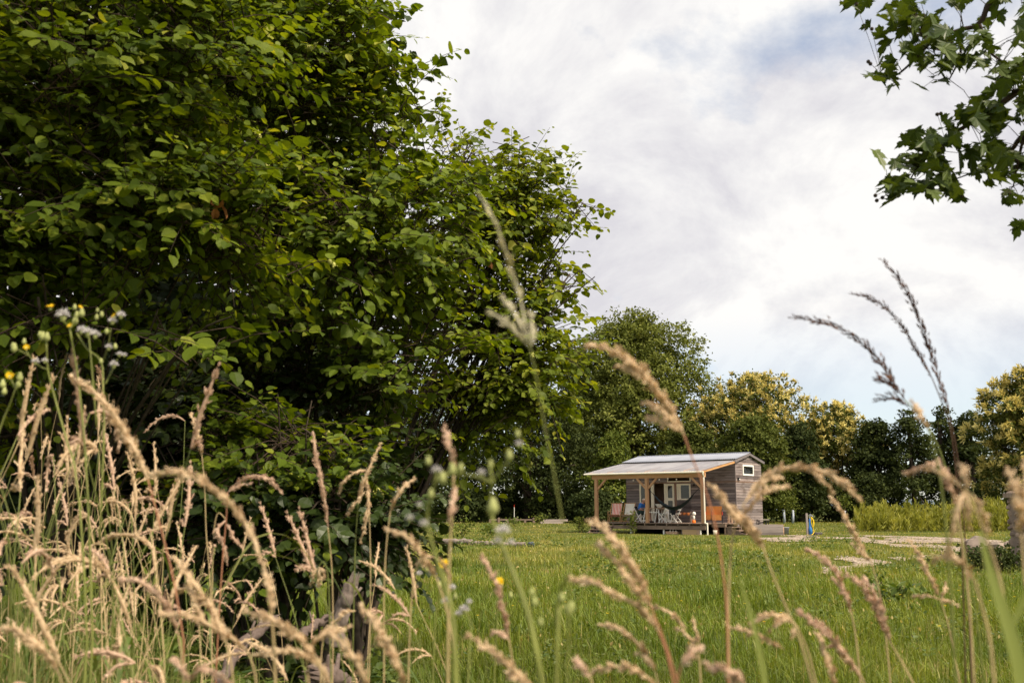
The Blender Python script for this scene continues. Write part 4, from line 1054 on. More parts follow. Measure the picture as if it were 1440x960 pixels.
# roofs: corrugated sheets with real waves and thickness
def corr(name, x0, x1, prof, mat, wl=0.0762, amp=0.011, th=0.004):
    """prof: [(y,z),...] down the slope; waves run along y"""
    n = int((x1 - x0) / wl * 6); xs = np.linspace(x0, x1, n); w = amp * np.cos((xs - x0) / wl * 2 * PI)
    V = []
    for s in (0, -th):
        for (y, z) in prof: V.append(np.column_stack([xs, np.full(n, y), z + w + s]))
    m_ = len(prof); V = np.concatenate(V); a = np.arange(n - 1)
    Fs = []
    for q in range(m_ - 1):
        Fs.append(np.stack([a + q * n, a + 1 + q * n, a + 1 + (q + 1) * n, a + (q + 1) * n], 1)); o = m_ * n
        Fs.append(np.stack([a + o + (q + 1) * n, a + 1 + o + (q + 1) * n, a + 1 + o + q * n, a + o + q * n], 1))
    Fs.append(np.stack([a + 1, a, a + m_ * n, a + 1 + m_ * n], 1))
    e = (m_ - 1) * n; Fs.append(np.stack([a + e, a + 1 + e, a + 1 + e + m_ * n, a + e + m_ * n], 1))
    F_ = np.concatenate(Fs)
    o = bpy.data.objects.new(name, raw_mesh(name, V, [F_], mat, True, np.full(len(F_), .5))); link(o); o.parent = cab
    return o
corr('porch_roof', -6.66, 0.14, [(YF + .12, 3.70), (1.7, 3.372), (-0.24, 3.02)], M['polycarb'], 0.13, 0.012)
corr('roof', -6.64, 0.16, [(YF - .14, 3.735), ((YF + YB) / 2, 4.115), (YB + .2, 3.72)], M['metal_roof'], 0.12, 0.012)
b = MB(); yr = (YF + YB) / 2
b.bar((0.13, YF - .2, 3.60), (0.13, yr, 4.04), .035, .13); b.bar((0.133, yr, 4.04), (0.133, YB + .22, 3.64), .035, .13)
b.build('bargeboard', M['flashing'], cab)
b = MB(); b.bar((-6.61, YF - .2, 3.60), (-6.61, yr, 4.04), .035, .13); b.bar((-6.613, yr, 4.04), (-6.613, YB + .22, 3.64), .035, .13); b.build('bargeboard', M['flashing'], cab)
b = MB(); b.tube([(-6.64, yr, 4.12), (.16, yr, 4.12)], .035, 8); b.build('ridge_cap', M['metal_roof'], cab)
# soffit closing the wall to the roof
b = MB(); b.b2(X0, X1, YF - .002, YF + .03, 3.602, 3.69); b.build('wall_plate', M['board'], cab)
# porch frame
b = MB(); b.b2(-6.34, 0.16, -.06, .06, 2.73, 2.94); b.build('porch_beam', M['larch_x'], cab)
for x in (-6.1, -3.08, 0.0):
    b = MB(); b.b2(x - .075, x + .075, -.075, .075, .54, 2.729); b.build('porch_post', M['larch_z'], cab)
for (xa, za, xb, zb) in ((-3.66, 2.735, -3.14, 2.22), (-2.50, 2.735, -3.02, 2.22), (-5.50, 2.735, -6.04, 2.20), (-.60, 2.735, -.06, 2.22)):
    b = MB(); b.bar((xa, 0.002, za), (xb, 0.002, zb), .09, .09); b.build('brace', M['larch_z'], cab)
for x in (-6.42, -5.3, -4.1, -3.08, -2.0, -0.9, 0.08):
    b = MB(); b.bar((x, -.16, 2.985), (x, YF - .03, 3.60), .06, .12); b.build('rafter', M['larch_y'], cab)
b = MB(); b.b2(-6.55, .12, 1.66, 1.72, 3.28, 3.335); b.build('purlin', M['larch_x'], cab)
# gutter and downpipe
b = MB(); b.tube([(-6.68, -.26, 2.985), (.20, -.26, 2.965)], .045, 10); b.build('gutter', M['white_pvc'], cab)
b = MB(); b.tube(smooth_path([(.17, -.26, 2.94), (.17, -.24, 2.84), (.135, -.11, 2.76), (.135, -.11, 2.6)], 10), .037, 8); b.tube([(.135, -.11, 2.6), (.135, -.11, .62)], .037, 8)
b.tube(smooth_path([(.135, -.11, .62), (.15, -.12, .55), (.27, -.16, .53), (.28, -.16, .45)], 10), .037, 8); b.tube([(.28, -.16, .45), (.28, -.16, 0.0)], .037, 8); b.build('downpipe', M['white_pvc'], cab)
# deck
b = MB(); y = -.12
while y < YF - .03:
    b.b2(-6.5, .11, y, min(y + .138, YF - .03), .505, .537, random.random()); y += .145
b.build('deck', M['deck_x'], cab)
b = MB(); b.b2(-6.46, .10, -.05, -.005, .235, .415, .6); b.build('deck_fascia', M['deck_x'], cab)
for x in np.arange(-6.3, .1, .62):
    b = MB(); b.b2(x - .03, x + .03, -.10, YF - .05, .418, .503, random.random()); b.build('joist', M['deck_x'], cab)
for x in (-4.08, -2.2, -.22):
    b = MB(); b.b2(x - .035, x + .035, .02, .09, -.02, .40); b.build('deck_support', M['white_paint'], cab)
for x in (-6.3, -1.15):
    b = MB(); b.b2(x - .12, x + .12, .1, .34, -.02, .40); b.build('deck_support', M['grey_board'], cab)
b = MB(); b.b2(X0 + .3, X1 - .3, YF + .4, YB - .3, -.02, .39); b.build('chassis', M['backing'], cab)
# side landing to the right of the porch
b = MB(); y = .55
while y < 2.5:
    b.b2(.13, .86, y, y + .138, .505, .535, random.random()); y += .145
b.b2(.13, .86, .56, .60, .36, .50, .7); b.build('side_landing', M['deck_x'], cab)
b = MB()
for (x, y) in ((.2, .66), (.8, .66), (.8, 2.3), (.2, 2.3)): b.b2(x - .04, x + .04, y - .04, y + .04, -.02, .50, random.random())
b.build('landing_legs', M['deck_x'], cab)

def steps(name, loc, label, treads, w, rz, stringer=True):
    t = thing(name, loc, label, 'steps', rz)
    for (y, z, d) in treads:
        b = MB(); b.b2(-w / 2, w / 2, y, y + d, z - .04, z, random.random()); b.build('tread', M['deck_x'], t)
    for s in (-1, 1):
        b = MB(); x = s * (w / 2 - .06)
        b.bar((x, treads[0][0], treads[0][1] - .10), (x, treads[-1][0] + treads[-1][2], treads[-1][1] - .10), .045, .12, .4)
        for (y, z, d) in treads:
            if z > .1: b.b2(x - .022, x + .022, y + .03, y + d - .03, -.02, z - .041, .6)
        b.build('stringer', M['deck_x'], t)
    return t
steps('wooden_steps', hw(-5.62, -.16), 'weathered wooden steps at the left end of the porch deck', [(-.74, .06, .26), (-.46, .21, .28), (-.17, .37, .26)], 1.1, -TH)
steps('wooden_steps', hw(.88, 1.1), 'plank steps going down from the side landing right of the downpipe', [(-.98, .07, .32), (-.64, .22, .34), (-.28, .38, .30)], .95, -TH + PI / 2)

# ------------------------------------------------------------------ things on and around the porch
def place(name, lx, ly, lz, rot, label, cat, group=None):
    return thing(name, hw(lx, ly, lz), label, cat, -TH + rot, group)

def deck_chair(lx, ly, rot, label, mat, stripe):
    t = place('deck_chair', lx, ly, .537, rot, label, 'deck chair')
    w = .29
    for s in (-1, 1):
        b = MB(); b.bar((s * w, .30, .99), (s * w, -.30, .012), .026, .05); b.build('long_rail', M['beech'], t)
        b = MB(); b.bar((s * (w - .035), -.44, .40), (s * (w - .035), .52, .014), .026, .045); b.build('seat_rail', M['beech'], t)
        b = MB(); b.bar((s * (w + .035), -.40, .55), (s * (w + .035), .26, .57), .05, .022); b.bar((s * (w + .035), -.36, .54), (s * (w + .035), -.40, .012), .025, .04); b.build('armrest', M['beech'], t)
    for (y, z) in ((.30, .98), (-.44, .39), (.52, .05), (-.28, .06)):
        b = MB(); b.tube([(-w, y, z), (w, y, z)], .014, 6); b.build('crossbar', M['beech'], t)
    prof = smooth_path([(.30, .975), (.22, .66), (.08, .38), (-.12, .28), (-.43, .385)], 18)
    ns = 13; b = MB()
    for k in range(ns):
        x0 = -w + .03 + (2 * w - .06) * k / ns; x1 = -w + .03 + (2 * w - .06) * (k + 1) / ns
        V = np.concatenate([np.column_stack([np.full(18, x), prof]) for x in (x0, x1)] + [np.column_stack([np.full(18, x), prof - [0, .004]]) for x in (x0, x1)])
        a = np.arange(17)
        b.add(V, [np.stack([a, a + 1, a + 19, a + 18], 1), np.stack([a + 36, a + 54, a + 55, a + 37], 1)], 1.0 if k % 2 else 0.0)
    b.build('sling', mat, t)
    return t
deck_chair(-6.05, 1.75, .30, 'wooden deck chair with red and white striped sling', M['stripes'], True)
deck_chair(-5.27, 1.75, .22, 'wooden deck chair with plain white canvas sling', M['canvas'], False)

# table on trestles
t = place('trestle_table', -3.28, 1.5, .537, 0, 'white trestle table on the porch behind the hammock', 'table')
b = MB()
for q in range(4): b.b2(-.82, .80, -.36 + .182 * q, -.36 + .182 * q + .176, .715, .75, random.random())
b.build('tabletop', M['crate'], t)
for x in (-.62, .06, .62):
    tr_ = MB(); tr_.b2(x - .035, x + .035, -.34, .34, .655, .713); b0 = tr_.build('trestle', M['white_paint'], t)
    for s in (-1, 1):
        b = MB(); b.bar((x - .05, s * .26, .66), (x - .13, s * .34, .004), .05, .04); b.bar((x + .05, s * .26, .66), (x + .13, s * .34, .004), .05, .04); b.build('leg', M['white_paint'], b0)
b = MB(); b.b2(-.62, .06, -.27, -.23, .50, .545); b.build('stretcher', M['white_paint'], t)
bw = place('bowl', -3.22, 1.42, .537 + .752, 0, 'white serving bowl on the trestle table', 'bowl')
b = MB(); b.lathe([(.0, .0), (.09, .0), (.10, .012), (.20, .15), (.215, .18), (.195, .175), (.09, .03), (.0, .025)], n=20); b.build('body', M['white_paint'], bw, True)
b = MB(); b.tube(smooth_path([(.20, 0, .15), (.26, 0, .17), (.25, 0, .11), (.15, 0, .09)], 9), .012, 6); b.build('handle', M['white_paint'], bw)
cp_ = place('cup', -2.86, 1.5, .537 + .752, 0, 'small pinkish cup on the trestle table beside the bowl', 'cup')
b = MB(); b.lathe([(0, 0), (.035, 0), (.045, .09), (.038, .088), (.03, .01), (0, .01)], n=12); b.build('body', simple('pink_clay', (.62, .36, .28)), cp_, True)
b = MB(); b.tube(smooth_path([(.042, 0, .075), (.075, 0, .06), (.04, 0, .025)], 7), .006, 5); b.build('handle', M['white_paint'], cp_)
pl = place('potted_herb', -3.92, 1.5, .537 + .752, 0, 'small green herb on the left end of the trestle table', 'plant')
b = MB(); b.lathe([(0, 0), (.05, 0), (.065, .09), (.055, .088), (0, .08)], n=12); b.build('pot', M['terracotta'], pl, True)
P = rng.normal(0, .06, (60, 3)) * [1, 1, .6] + [0, 0, .14]; scatter_obj('foliage', [scatter(*CARD, P, frames(rand_dirs(60), rand_dirs(60) + [0, 0, 1]), rng.uniform(.04, .08, 60), rng.random(60))], M['weed'], pl)

def folding_chair(lx, ly, rot, label, mat, sm=None, backmat=None):
    t = place('folding_chair', lx, ly, .537, rot, label, 'chair')     # faces -x
    for s in (-1, 1):
        y = s * .20
        b = MB(); b.bar((.26, y, .80), (-.20, y, .01), .022, .035); b.build('frame_leg', mat, t)
        b = MB(); b.bar((-.17, y * .88, .45), (.24, y * .88, .01), .022, .035); b.build('cross_leg', mat, t)
    b = MB()
    for q in range(5): b.b2(-.21 + .085 * q, -.21 + .085 * q + .072, -.19, .19, .44, .462, random.random())
    b.build('seat', sm or mat, t)
    b = MB(); b.bar((.253, -.2, .755), (.253, .2, .755), .02, .09); b.bar((.195, -.2, .65), (.195, .2, .65), .02, .06); b.build('backrest', backmat or mat, t)
    b = MB(); b.tube([(-.17, -.2, .07), (-.17, .2, .07)], .01, 6); b.tube([(.2, -.18, .06), (.2, .18, .06)], .01, 6); b.build('rung', mat, t)
    return t
folding_chair(-2.62, .80, .10, 'white folding chair under the low belly of the hammock', M['white_paint'])
folding_chair(-2.02, .92, -.15, 'white folding chair facing the table right of the hammock pouch', M['white_paint'])
mc = folding_chair(-4.42, 1.5, PI, 'folding chair with black back that the man sits on', M['white_paint'], M['black'], M['black'])

# hammock between middle and right post
hm = thing('hammock', hw(0, 0, 0), 'dark blue black hammock slung between two porch posts', 'hammock', -TH)
EA, EB = np.array([-2.72, .0, 1.96]), np.array([-.46, .0, 1.96])
n = 40; tt = np.linspace(0, 1, n); b = MB(); K = 9
cen = EA + (EB - EA) * tt[:, None]; cen[:, 2] -= .80 * (1 - (2 * tt - 1) ** 2) ** 0.95
wd_ = .03 + .30 * np.sin(PI * tt) ** 0.8
V = []
for q in range(K):
    a = -1 + 2 * q / (K - 1)
    V.append(np.column_stack([cen[:, 0], cen[:, 1] + wd_ * a * .62, cen[:, 2] + wd_ * .50 * a * a + .008 * np.sin(tt * 60 + q * 2)]))
V = np.concatenate(V); V = np.concatenate([V, V - [0, 0, .012]]); a = np.arange(n - 1); Fq = []
for q in range(K - 1):
    Fq += [np.stack([a + q * n, a + 1 + q * n, a + 1 + (q + 1) * n, a + (q + 1) * n], 1), np.stack([a + K * n + (q + 1) * n, a + 1 + K * n + (q + 1) * n, a + 1 + K * n + q * n, a + K * n + q * n], 1)]
for q in (0, K - 1): Fq.append(np.stack([a + q * n, a + 1 + q * n, a + 1 + K * n + q * n, a + K * n + q * n], 1))
b.add(V, [np.concatenate(Fq)]); b.build('cloth', M['hammock'], hm, True)
b = MB(); b.tube([EA, (-3.0, 0, 2.20)], .014, 6); b.build('rope', M['black'], hm)
b = MB(); b.tube([EB, (-.08, 0, 2.28)], .014, 6); b.build('rope', M['black'], hm)
b = MB(); b.box((-1.62, -.02, 1.10), (.24, .12, .16)); b.box((-1.61, -.02, .99), (.17, .10, .10)); b.build('pouch', M['black'], hm)

# low shelf bench with three terracotta pots
t = place('shelf_bench', -1.98, 1.86, .537, 0, 'low rough wooden shelf bench against the cabin wall', 'bench')
b = MB(); b.b2(-.42, .40, -.17, .17, .335, .37); b.build('top_board', M['deck_x'], t)
b = MB(); b.b2(-.40, .38, -.15, .15, .14, .17); b.build('shelf', M['deck_x'], t)
for (x, h) in ((-.38, .33), (.36, .56)):
    for y in (-.14, .14):
        b = MB(); b.b2(x - .03, x + .03, y - .03, y + .03, 0, h); b.build('leg', M['deck_x'], t)
b = MB(); b.b2(.18, .39, .10, .13, .46, .56); b.build('end_board', M['deck_x'], t)
for x, lb in ((-.28, 'round terracotta pot on the low bench, nearest the white chair'), (-.06, 'round terracotta pot in the middle of the low bench'), (.16, 'round terracotta pot on the low bench, nearest the tall end post')):
    pt = place('terracotta_pot', -1.98 + x, 1.84, .537 + .371, 0, lb, 'pot')
    b = MB(); b.lathe([(0, 0), (.055, 0), (.085, .05), (.09, .09), (.075, .125), (.085, .135), (.07, .135), (.06, .12), (0, .11)], n=16); b.build('body', M['terracotta'], pt, True)
    b = MB(); b.lathe([(.076, .125), (.09, .128), (.09, .142), (.072, .142)], n=16); b.build('rim', M['terracotta'], pt, True)
# canister
t = place('canister', -.98, .86, .537, 0, 'white canister with orange foot and round white head beside the right post', 'canister')
b = MB(); b.lathe([(0, 0), (.085, 0), (.09, .02), (.09, .12), (.075, .14), (0, .14)], n=16); b.build('foot', M['orange'], t, True)
b = MB(); b.lathe([(0, .141), (.062, .141), (.062, .34), (.05, .36), (0, .36)], n=16); b.build('tank', M['white_paint'], t, True)
b = MB(); b.ball((0.02, 0, .45), .098, 10, (1, .75, 1)); b.build('head', M['canvas'], t, True)
b = MB(); b.tube([(-.05, 0, .40), (-.16, 0, .43), (-.17, 0, .38)], .018, 6); b.build('spout', M['black'], t)
t = place('white_bucket', -3.86, 2.9, .537, 0, 'pale pink bucket at the foot of the cabin door', 'bucket')
b = MB(); b.lathe([(0, 0), (.10, 0), (.13, .24), (.12, .24), (.09, .01), (0, .01)], n=16); b.build('body', simple('pale_pink', (.72, .55, .50)), t, True)
b = MB(); b.tube(smooth_path([(-.13, 0, .22), (0, .03, .34), (.13, 0, .22)], 9), .005, 5); b.build('handle', M['black'], t)
# orange chairs
def lounge(lx, ly, rot, label, dz=0):
    t = place('leather_chair', lx, ly, .537, rot, label, 'chair')
    b = MB(); b.box((0, .16, .60), (.46, .05, .42), Matrix.Rotation(.12, 3, 'X')); b.build('backrest', M['leather'], t)
    b = MB(); b.box((0, -.08, .36), (.44, .46, .06)); b.build('seat', M['leather'], t)
    b = MB(); b.box((0, -.315, .28), (.43, .035, .26)); b.build('front_panel', M['leather'], t)
    for s in (-1, 1):
        b = MB(); b.tube([(s * .24, .24, .72), (s * .24, -.30, .56), (s * .24, -.32, .0)], .013, 6); b.tube([(s * .24, .20, .55), (s * .24, .22, .0)], .013, 6); b.build('side_frame', M['black'], t)
        b = MB(); b.box((s * .245, -.02, .47), (.02, .22, .16)); b.build('arm_pad', M['red'], t)
    return t
lounge(.22, 1.0, .40, 'orange leather chair with red arm pads on the side landing')
lounge(-.30, 1.35, .40, 'orange leather chair half hidden behind the downpipe and right post')
for (x, y, h, lb) in ((.30, 2.0, .62, 'rough plank leaning beside the orange leather chair'), (.44, 2.06, .66, 'second rough plank leaning nearest the plank steps')):
    t = place('leaning_plank', x, y, .537, 0, lb, 'plank'); b = MB(); b.bar((0, 0, 0), (.02, .16, h), .10, .03, .6); b.bar((.0, -.016, h * .3), (.0, .014, h * .34), .10, .01, .2); b.build('board', M['crate'], t)
# string of bulbs under the porch roof
t = thing('string_lights', hw(0, 1.7, 0), 'string of small white bulbs under the porch roof', 'lights', -TH)
xs = np.linspace(-6.0, -.2, 60); zs = 2.80 - .05 * np.abs(np.sin(xs * 2.2)); b = MB(); b.tube(np.column_stack([xs, xs * 0, zs]), .005, 4); b.build('cable', M['black'], t)
for x in (-5.75, -4.9, -4.15, -3.35, -2.85, -2.35, -1.5, -.8):
    b = MB(); b.ball((x, 0, 2.80 - .05 * abs(math.sin(x * 2.2)) - .05), .038, 7, (1, 1, 1.2)); b.build('bulb', M['white_paint'], t, True)
# under the deck
def crate(lx, ly, w, d, h, label, mat, rot=0):
    t = place('wooden_crate', lx, ly, 0, rot, label, 'crate')
    for s in (-1, 1):
        b = MB()
        for q in range(3): b.b2(-w / 2, w / 2, s * d / 2 - .012, s * d / 2 + .012, q * h / 3 + .004, (q + 1) * h / 3 - .006, random.random())
        b.build('long_side', mat, t)
        b = MB(); b.b2(s * (w / 2 - .013), s * (w / 2 - .035), -d / 2 + .014, d / 2 - .014, .004, h - .006); b.build('short_side', mat, t)
    b = MB(); b.b2(-w / 2 + .04, w / 2 - .04, -d / 2 + .014, d / 2 - .014, .006, .02); b.build('bottom', mat, t)
    return t
crate(-1.72, .12, .62, .40, .15, 'shallow wooden crate under the deck holding pale bottles', M['crate'])
for k, x in enumerate((-1.88, -1.72, -1.56)):
    t = place('bottle', x, .10, .022, 0, ['pale bottle in the crate under the deck, on the side of the steps', 'pale bottle in the middle of the crate under the deck', 'pale bottle in the crate under the deck, beside the plywood sheet'][k], 'bottle')
    b = MB(); b.lathe([(0, 0), (.045, 0), (.045, .13), (.018, .17), (.018, .20), (0, .20)], n=10); b.build('body', M['white_pvc'], t, True)
    b = MB(); b.lathe([(.0, .201), (.021, .201), (.021, .225), (0, .225)], n=8); b.build('cap', M['white_paint'], t)
t = place('plywood_sheet', -.68, -.02, 0, 0, 'pale plywood sheet standing under the right half of the deck', 'panel')
b = MB(); b.b2(-.46, .30, -.01, .01, .0, .30); b.build('sheet', M['ply'], t); b = MB(); b.b2(.31, .45, -.02, .02, .0, .30); b.build('batten', M['crate'], t)
t = place('bucket', .48, .22, 0, 0, 'small cream bucket beside the foot of the downpipe', 'bucket')
b = MB(); b.lathe([(0, 0), (.085, 0), (.10, .22), (.09, .22), (.08, .01), (0, .01)], n=14); b.build('body', M['white_pvc'], t, True)
b = MB(); b.tube(smooth_path([(-.10, 0, .20), (0, .0, .29), (.10, 0, .20)], 9), .005, 5); b.build('handle', M['black'], t)

# grey board box on the right, little table and bin
gb = np.array([12.02, 48.2, tz(12.02, 48.2)])
t = thing('raised_bed', gb, 'long raised bed of grey boards right of the cabin gable', 'raised bed', 0.03)
for (y, nm_) in ((-.45, 'front_side'), (.45, 'back_side')):
    b = MB()
    for q in range(4): b.b2(-.75, .75, y - .02, y + .02, q * .125, q * .125 + .118, random.random())
    b.build(nm_, M['grey_board'], t)
for s in (-1, 1):
    b = MB()
    for q in range(4): b.b2(s * .772 - .02, s * .772 + .02, -.47, .47, q * .125, q * .125 + .118, random.random())
    b.build('end_side', M['crate'], t)
b = MB(); b.b2(-.74, .74, -.42, .42, .38, .44); b.build('lid', M['grey_board'], t)
t = thing('small_table', gb + [-.02, .25, .441], 'small dark slatted table with a pale top on the raised bed', 'table', 0.1)
b = MB(); b.b2(-.27, .27, -.18, .18, .26, .29); b.build('top', M['grey_board'], t)
for s in (-1, 1):
    for u in (-1, 1):
        b = MB(); b.bar((s * .22, u * .14, .258), (s * .24, u * .15, .0), .035, .035); b.build('leg', M['black'], t)
b = MB(); b.bar((-.22, .1, .05), (.22, .1, .22), .03, .03); b.bar((.22, .1, .05), (-.22, .1, .22), .03, .03); b.build('brace', M['black'], t)
t = thing('grey_bin', gb + [1.05, .35, 0], 'grey tub standing at the end of the raised bed', 'tub')
b = MB(); b.lathe([(0, 0), (.17, 0), (.21, .33), (.225, .34), (.225, .36), (.195, .36), (.16, .02), (0, .02)], n=18); b.build('body', simple('grey_plastic', (.30, .31, .36), .5), t, True)
b = MB(); b.tube(smooth_path([(-.2, 0, .33), (0, -.1, .24), (.2, 0, .33)], 9), .008, 5); b.build('handle', M['black'], t)

# water post
wp = ground_at(1138, 752)
t = thing('water_post', wp, 'blue standpipe with a coiled yellow hose tied to a wooden post', 'water post')
b = MB(); b.bar((-.06, .04, -.1), (-.07, .04, 1.02), .09, .09, .5, (1, 0, 0)); b.build('post', M['grey_board'], t)
b = MB(); b.lathe([(0, 0), (.085, 0), (.085, .36), (.06, .38), (.06, .74), (.05, .76), (0, .76)], c=(.07, 0, 0), n=14); b.build('pipe', simple('blue_pipe', (.03, .17, .46), .45), t, True)
b = MB(); b.tube(smooth_path([(.06, 0, .76), (.06, 0, .88), (.13, -.02, .92), (.20, -.03, .86)], 10), .022, 7); b.tube([(.02, 0, .92), (.13, 0, .98)], .013, 5); b.build('tap', M['metal_roof'], t)
b = MB()
for q in range(4): b.tube(smooth_path([(.13, -.06, .84), (.20 + .012 * q, -.07, .62), (.17, -.07 - .01 * q, .36), (.10, -.07, .60), (.13, -.06, .84)], 18), .016, 6)
b.tube(smooth_path([(.17, -.07, .4), (.20, -.1, .15), (.05, -.2, .02), (-.2, -.3, .02)], 14), .016, 6); b.build('hose', simple('yellow_hose', (.72, .50, .02), .45), t, True)
t = thing('shallow_tray', wp + [.42, .1, 0], 'dark shallow tray on the ground beside the water post', 'tray')
b = MB(); b.lathe([(0, 0), (.18, 0), (.24, .10), (.22, .10), (.17, .02), (0, .02)], n=18); b.build('body', M['flashing'], t, True)
b = MB(); b.lathe([(.215, .095), (.255, .095), (.255, .115), (.215, .115)], n=18); b.build('rim', M['flashing'], t, True)
# saplings with white trunk guards
for (px, Y, h, lb) in ((1102.5, 78, 1.02, 'young tree with a white trunk guard nearest the raised bed'), (1115.5, 78, 1.0, 'young tree with a bluish white trunk guard, slightly tilted'), (1188, 80, .95, 'young leafy sapling with white guard before the weeds')):
    p0 = at(px, 720, Y); x = p0[0]; t = thing('sapling', (x, Y, tz(x, Y)), lb, 'sapling', .4 if 'tilted' in lb else 0)
    b = MB(); b.tube([(0, 0, -.1), (.02, 0, .9), (.0, .03, 1.9)], [.03, .025, .012], 6); b.build('trunk', M['bark'], t)
    b = MB(); lean = .07 if 'tilted' in lb else 0; b.tube([(-lean, 0, 0), (0, 0, h)], [.095, .085], 10); b.build('trunk_guard', simple('guard', (.42, .46, .54), .6), t, True)
    n = 260; P = rng.normal(0, 1, (n, 3)) * [.26, .26, .34] + [0, 0, 1.6]
    scatter_obj('crown', [scatter(*CARD, P, frames(rand_dirs(n), nrm(rand_dirs(n) + [0, 0, .7])), rng.uniform(.10, .19, n), rng.random(n))], M['leaf_lime'], t)
# marker stake and rail at the far edge
p0 = at(723, 737, 80); t = thing('marker_stake', (p0[0], 80, tz(p0[0], 80)), 'thin white stake with a red tip at the far edge of the meadow', 'stake')
b = MB(); b.tube([(0, 0, -.1), (.01, 0, 1.22)], .03, 6); b.build('shaft', M['white_paint'], t); b = MB(); b.tube([(.01, 0, 1.221), (.012, 0, 1.42)], .03, 6); b.build('tip', M['red'], t)
x0 = at(688, 730, 79)[0]; x1 = at(752, 730, 79)[0]
t = thing('low_rail', (x0, 79, tz(x0, 79)), 'low grey timber rail along the dark tree foot', 'fence')
b = MB(); b.bar((0, 0, .26), (x1 - x0, .3, .26), .10, .10); b.build('rail', M['deck_x'], t)
for q in range(6):
    x = (x1 - x0) * (q + .1) / 5.2; b = MB(); b.b2(x - .09, x + .09, -.02 + .06 * q - .1, .1 + .06 * q, -.1, .20 + .22 * (q % 2)); b.build('post', M['deck_x'], t)
x0 = at(760, 736, 76)[0]
t = thing('timber_pile', (x0, 76, tz(x0, 76)), 'low pile of grey beams at the foot of the dark trees', 'timber')
for q in range(4):
    b = MB(); b.bar((0 + .1 * q, .22 * (q % 2), .09 + .16 * (q // 2)), (1.7 + .12 * q, .22 * (q % 2) + .05, .09 + .16 * (q // 2)), .18, .15, random.random()); b.build('beam', M['grey_board'], t)

def rough_tube(b, path, rad, amp, seed, n=14, m=34):
    P = smooth_path(path, m); rr = np.interp(np.linspace(0, 1, m), np.linspace(0, 1, len(path)), np.broadcast_to(rad, (len(path),)))
    V, Fq, caps = tube_arrays(P, rr, n); C0 = np.repeat(P, n, 0); D = nrm(V - C0)
    s_ = 1.0 / max(rr.max(), 1e-3)
    k = (vnoise(V, s_ * .6, seed) - .5) * .6 + (vnoise(V * [1, 1, .5], s_ * 3.5, seed + 2) - .5) * 1.0
    V = V + D * (k * amp)[:, None]; b.add(V, [Fq] + caps, .5); return b
# rotten log in the meadow, dark stone at its end
a = ground_at(612, 764); c = ground_at(742, 769)
t = thing('fallen_log', a, 'long broken grey log lying in the meadow grass', 'log')
d = c - a
for (s, e, r) in ((0, .42, .12), (.44, .60, .09), (.62, .80, .085), (.83, .98, .10)):
    n = 10; pth = a[None] * 0 + d[None] * np.linspace(s, e, n)[:, None] + rng.normal(0, .015, (n, 3)); pth[:, 2] += r * .75
    pth[:, 1] += .3 * math.sin(s * 7)
    b = MB(); rough_tube(b, pth, r * rng.uniform(.75, 1.1, n), .028, int(s * 50)); b.build('log_piece', wood('log_bark%d' % int(s * 100), (.15, .115, .095), (.30, .25, .215), 0, 6, .9), t, True)
def rock(name, loc, size, seed, label, mat, cat='boulder', par=None, rough=.22):
    r_ = np.random.default_rng(seed); t_ = np.linspace(.03, PI - .03, 10); a_ = np.linspace(0, 2 * PI, 14, endpoint=False)
    D = np.stack([np.sin(t_)[:, None] * np.cos(a_), np.sin(t_)[:, None] * np.sin(a_), np.repeat(np.cos(t_)[:, None], 14, 1)], -1).reshape(-1, 3)
    k = 1 + rough * 2 * (vnoise(D, 1.7, seed) - .5) + rough * (vnoise(D, 4.1, seed + 3) - .5)
    for q in range(7):
        pn = nrm(r_.normal(0, 1, 3)); lim = r_.uniform(.72, .95); dd = (D * k[:, None]) @ pn; k = np.where(dd > lim, k * lim / np.maximum(dd, 1e-6), k)
    V = D * k[:, None] * np.asarray(size)
    q_ = [[i * 14 + j, i * 14 + (j + 1) % 14, (i + 1) * 14 + (j + 1) % 14, (i + 1) * 14 + j] for i in range(9) for j in range(14)]
    F4 = np.array(q_)[:, ::-1]; caps = [np.arange(14)[None], (np.arange(14) + 126)[::-1][None]]
    me = raw_mesh(name, V, [F4, np.concatenate(caps)], mat, False, np.full(len(F4) + 2, r_.random()))
    o = bpy.data.objects.new(name, me); link(o); o.location = [float(z) for z in loc]
    if par is not None: o.parent = par
    elif label: tag(o, label, cat)
    return o
p0 = ground_at(747, 768); rock('stone', p0 + [0, 0, .06], (.13, .11, .10), 5, 'small dark blue stone at the end of the fallen log', simple('slate', (.07, .085, .115)), 'stone')
M['sandstone'] = wood('sandstone', (.20, .145, .11), (.34, .265, .215), 2, 3, .95)
M['pale_stone'] = simple('pale_stone', (.23, .185, .155), .9, .15, .25, 3)
for (px, py, Y, sz, lb) in ((1373, 772, 30, (.42, .36, .30), 'largest pale boulder beside the end of the gravel path'), (1402, 776, 29, (.26, .24, .24), 'smaller boulder between the pale boulder and the stone pillar'), (1420, 768, 31, (.22, .2, .18), 'little boulder tucked behind the stone pillar foot')):
    p0 = at(px, py, Y); p0[2] = tz(p0[0], Y) + sz[2] * .55; rock('boulder', p0, sz, int(px), lb, M['pale_stone'])
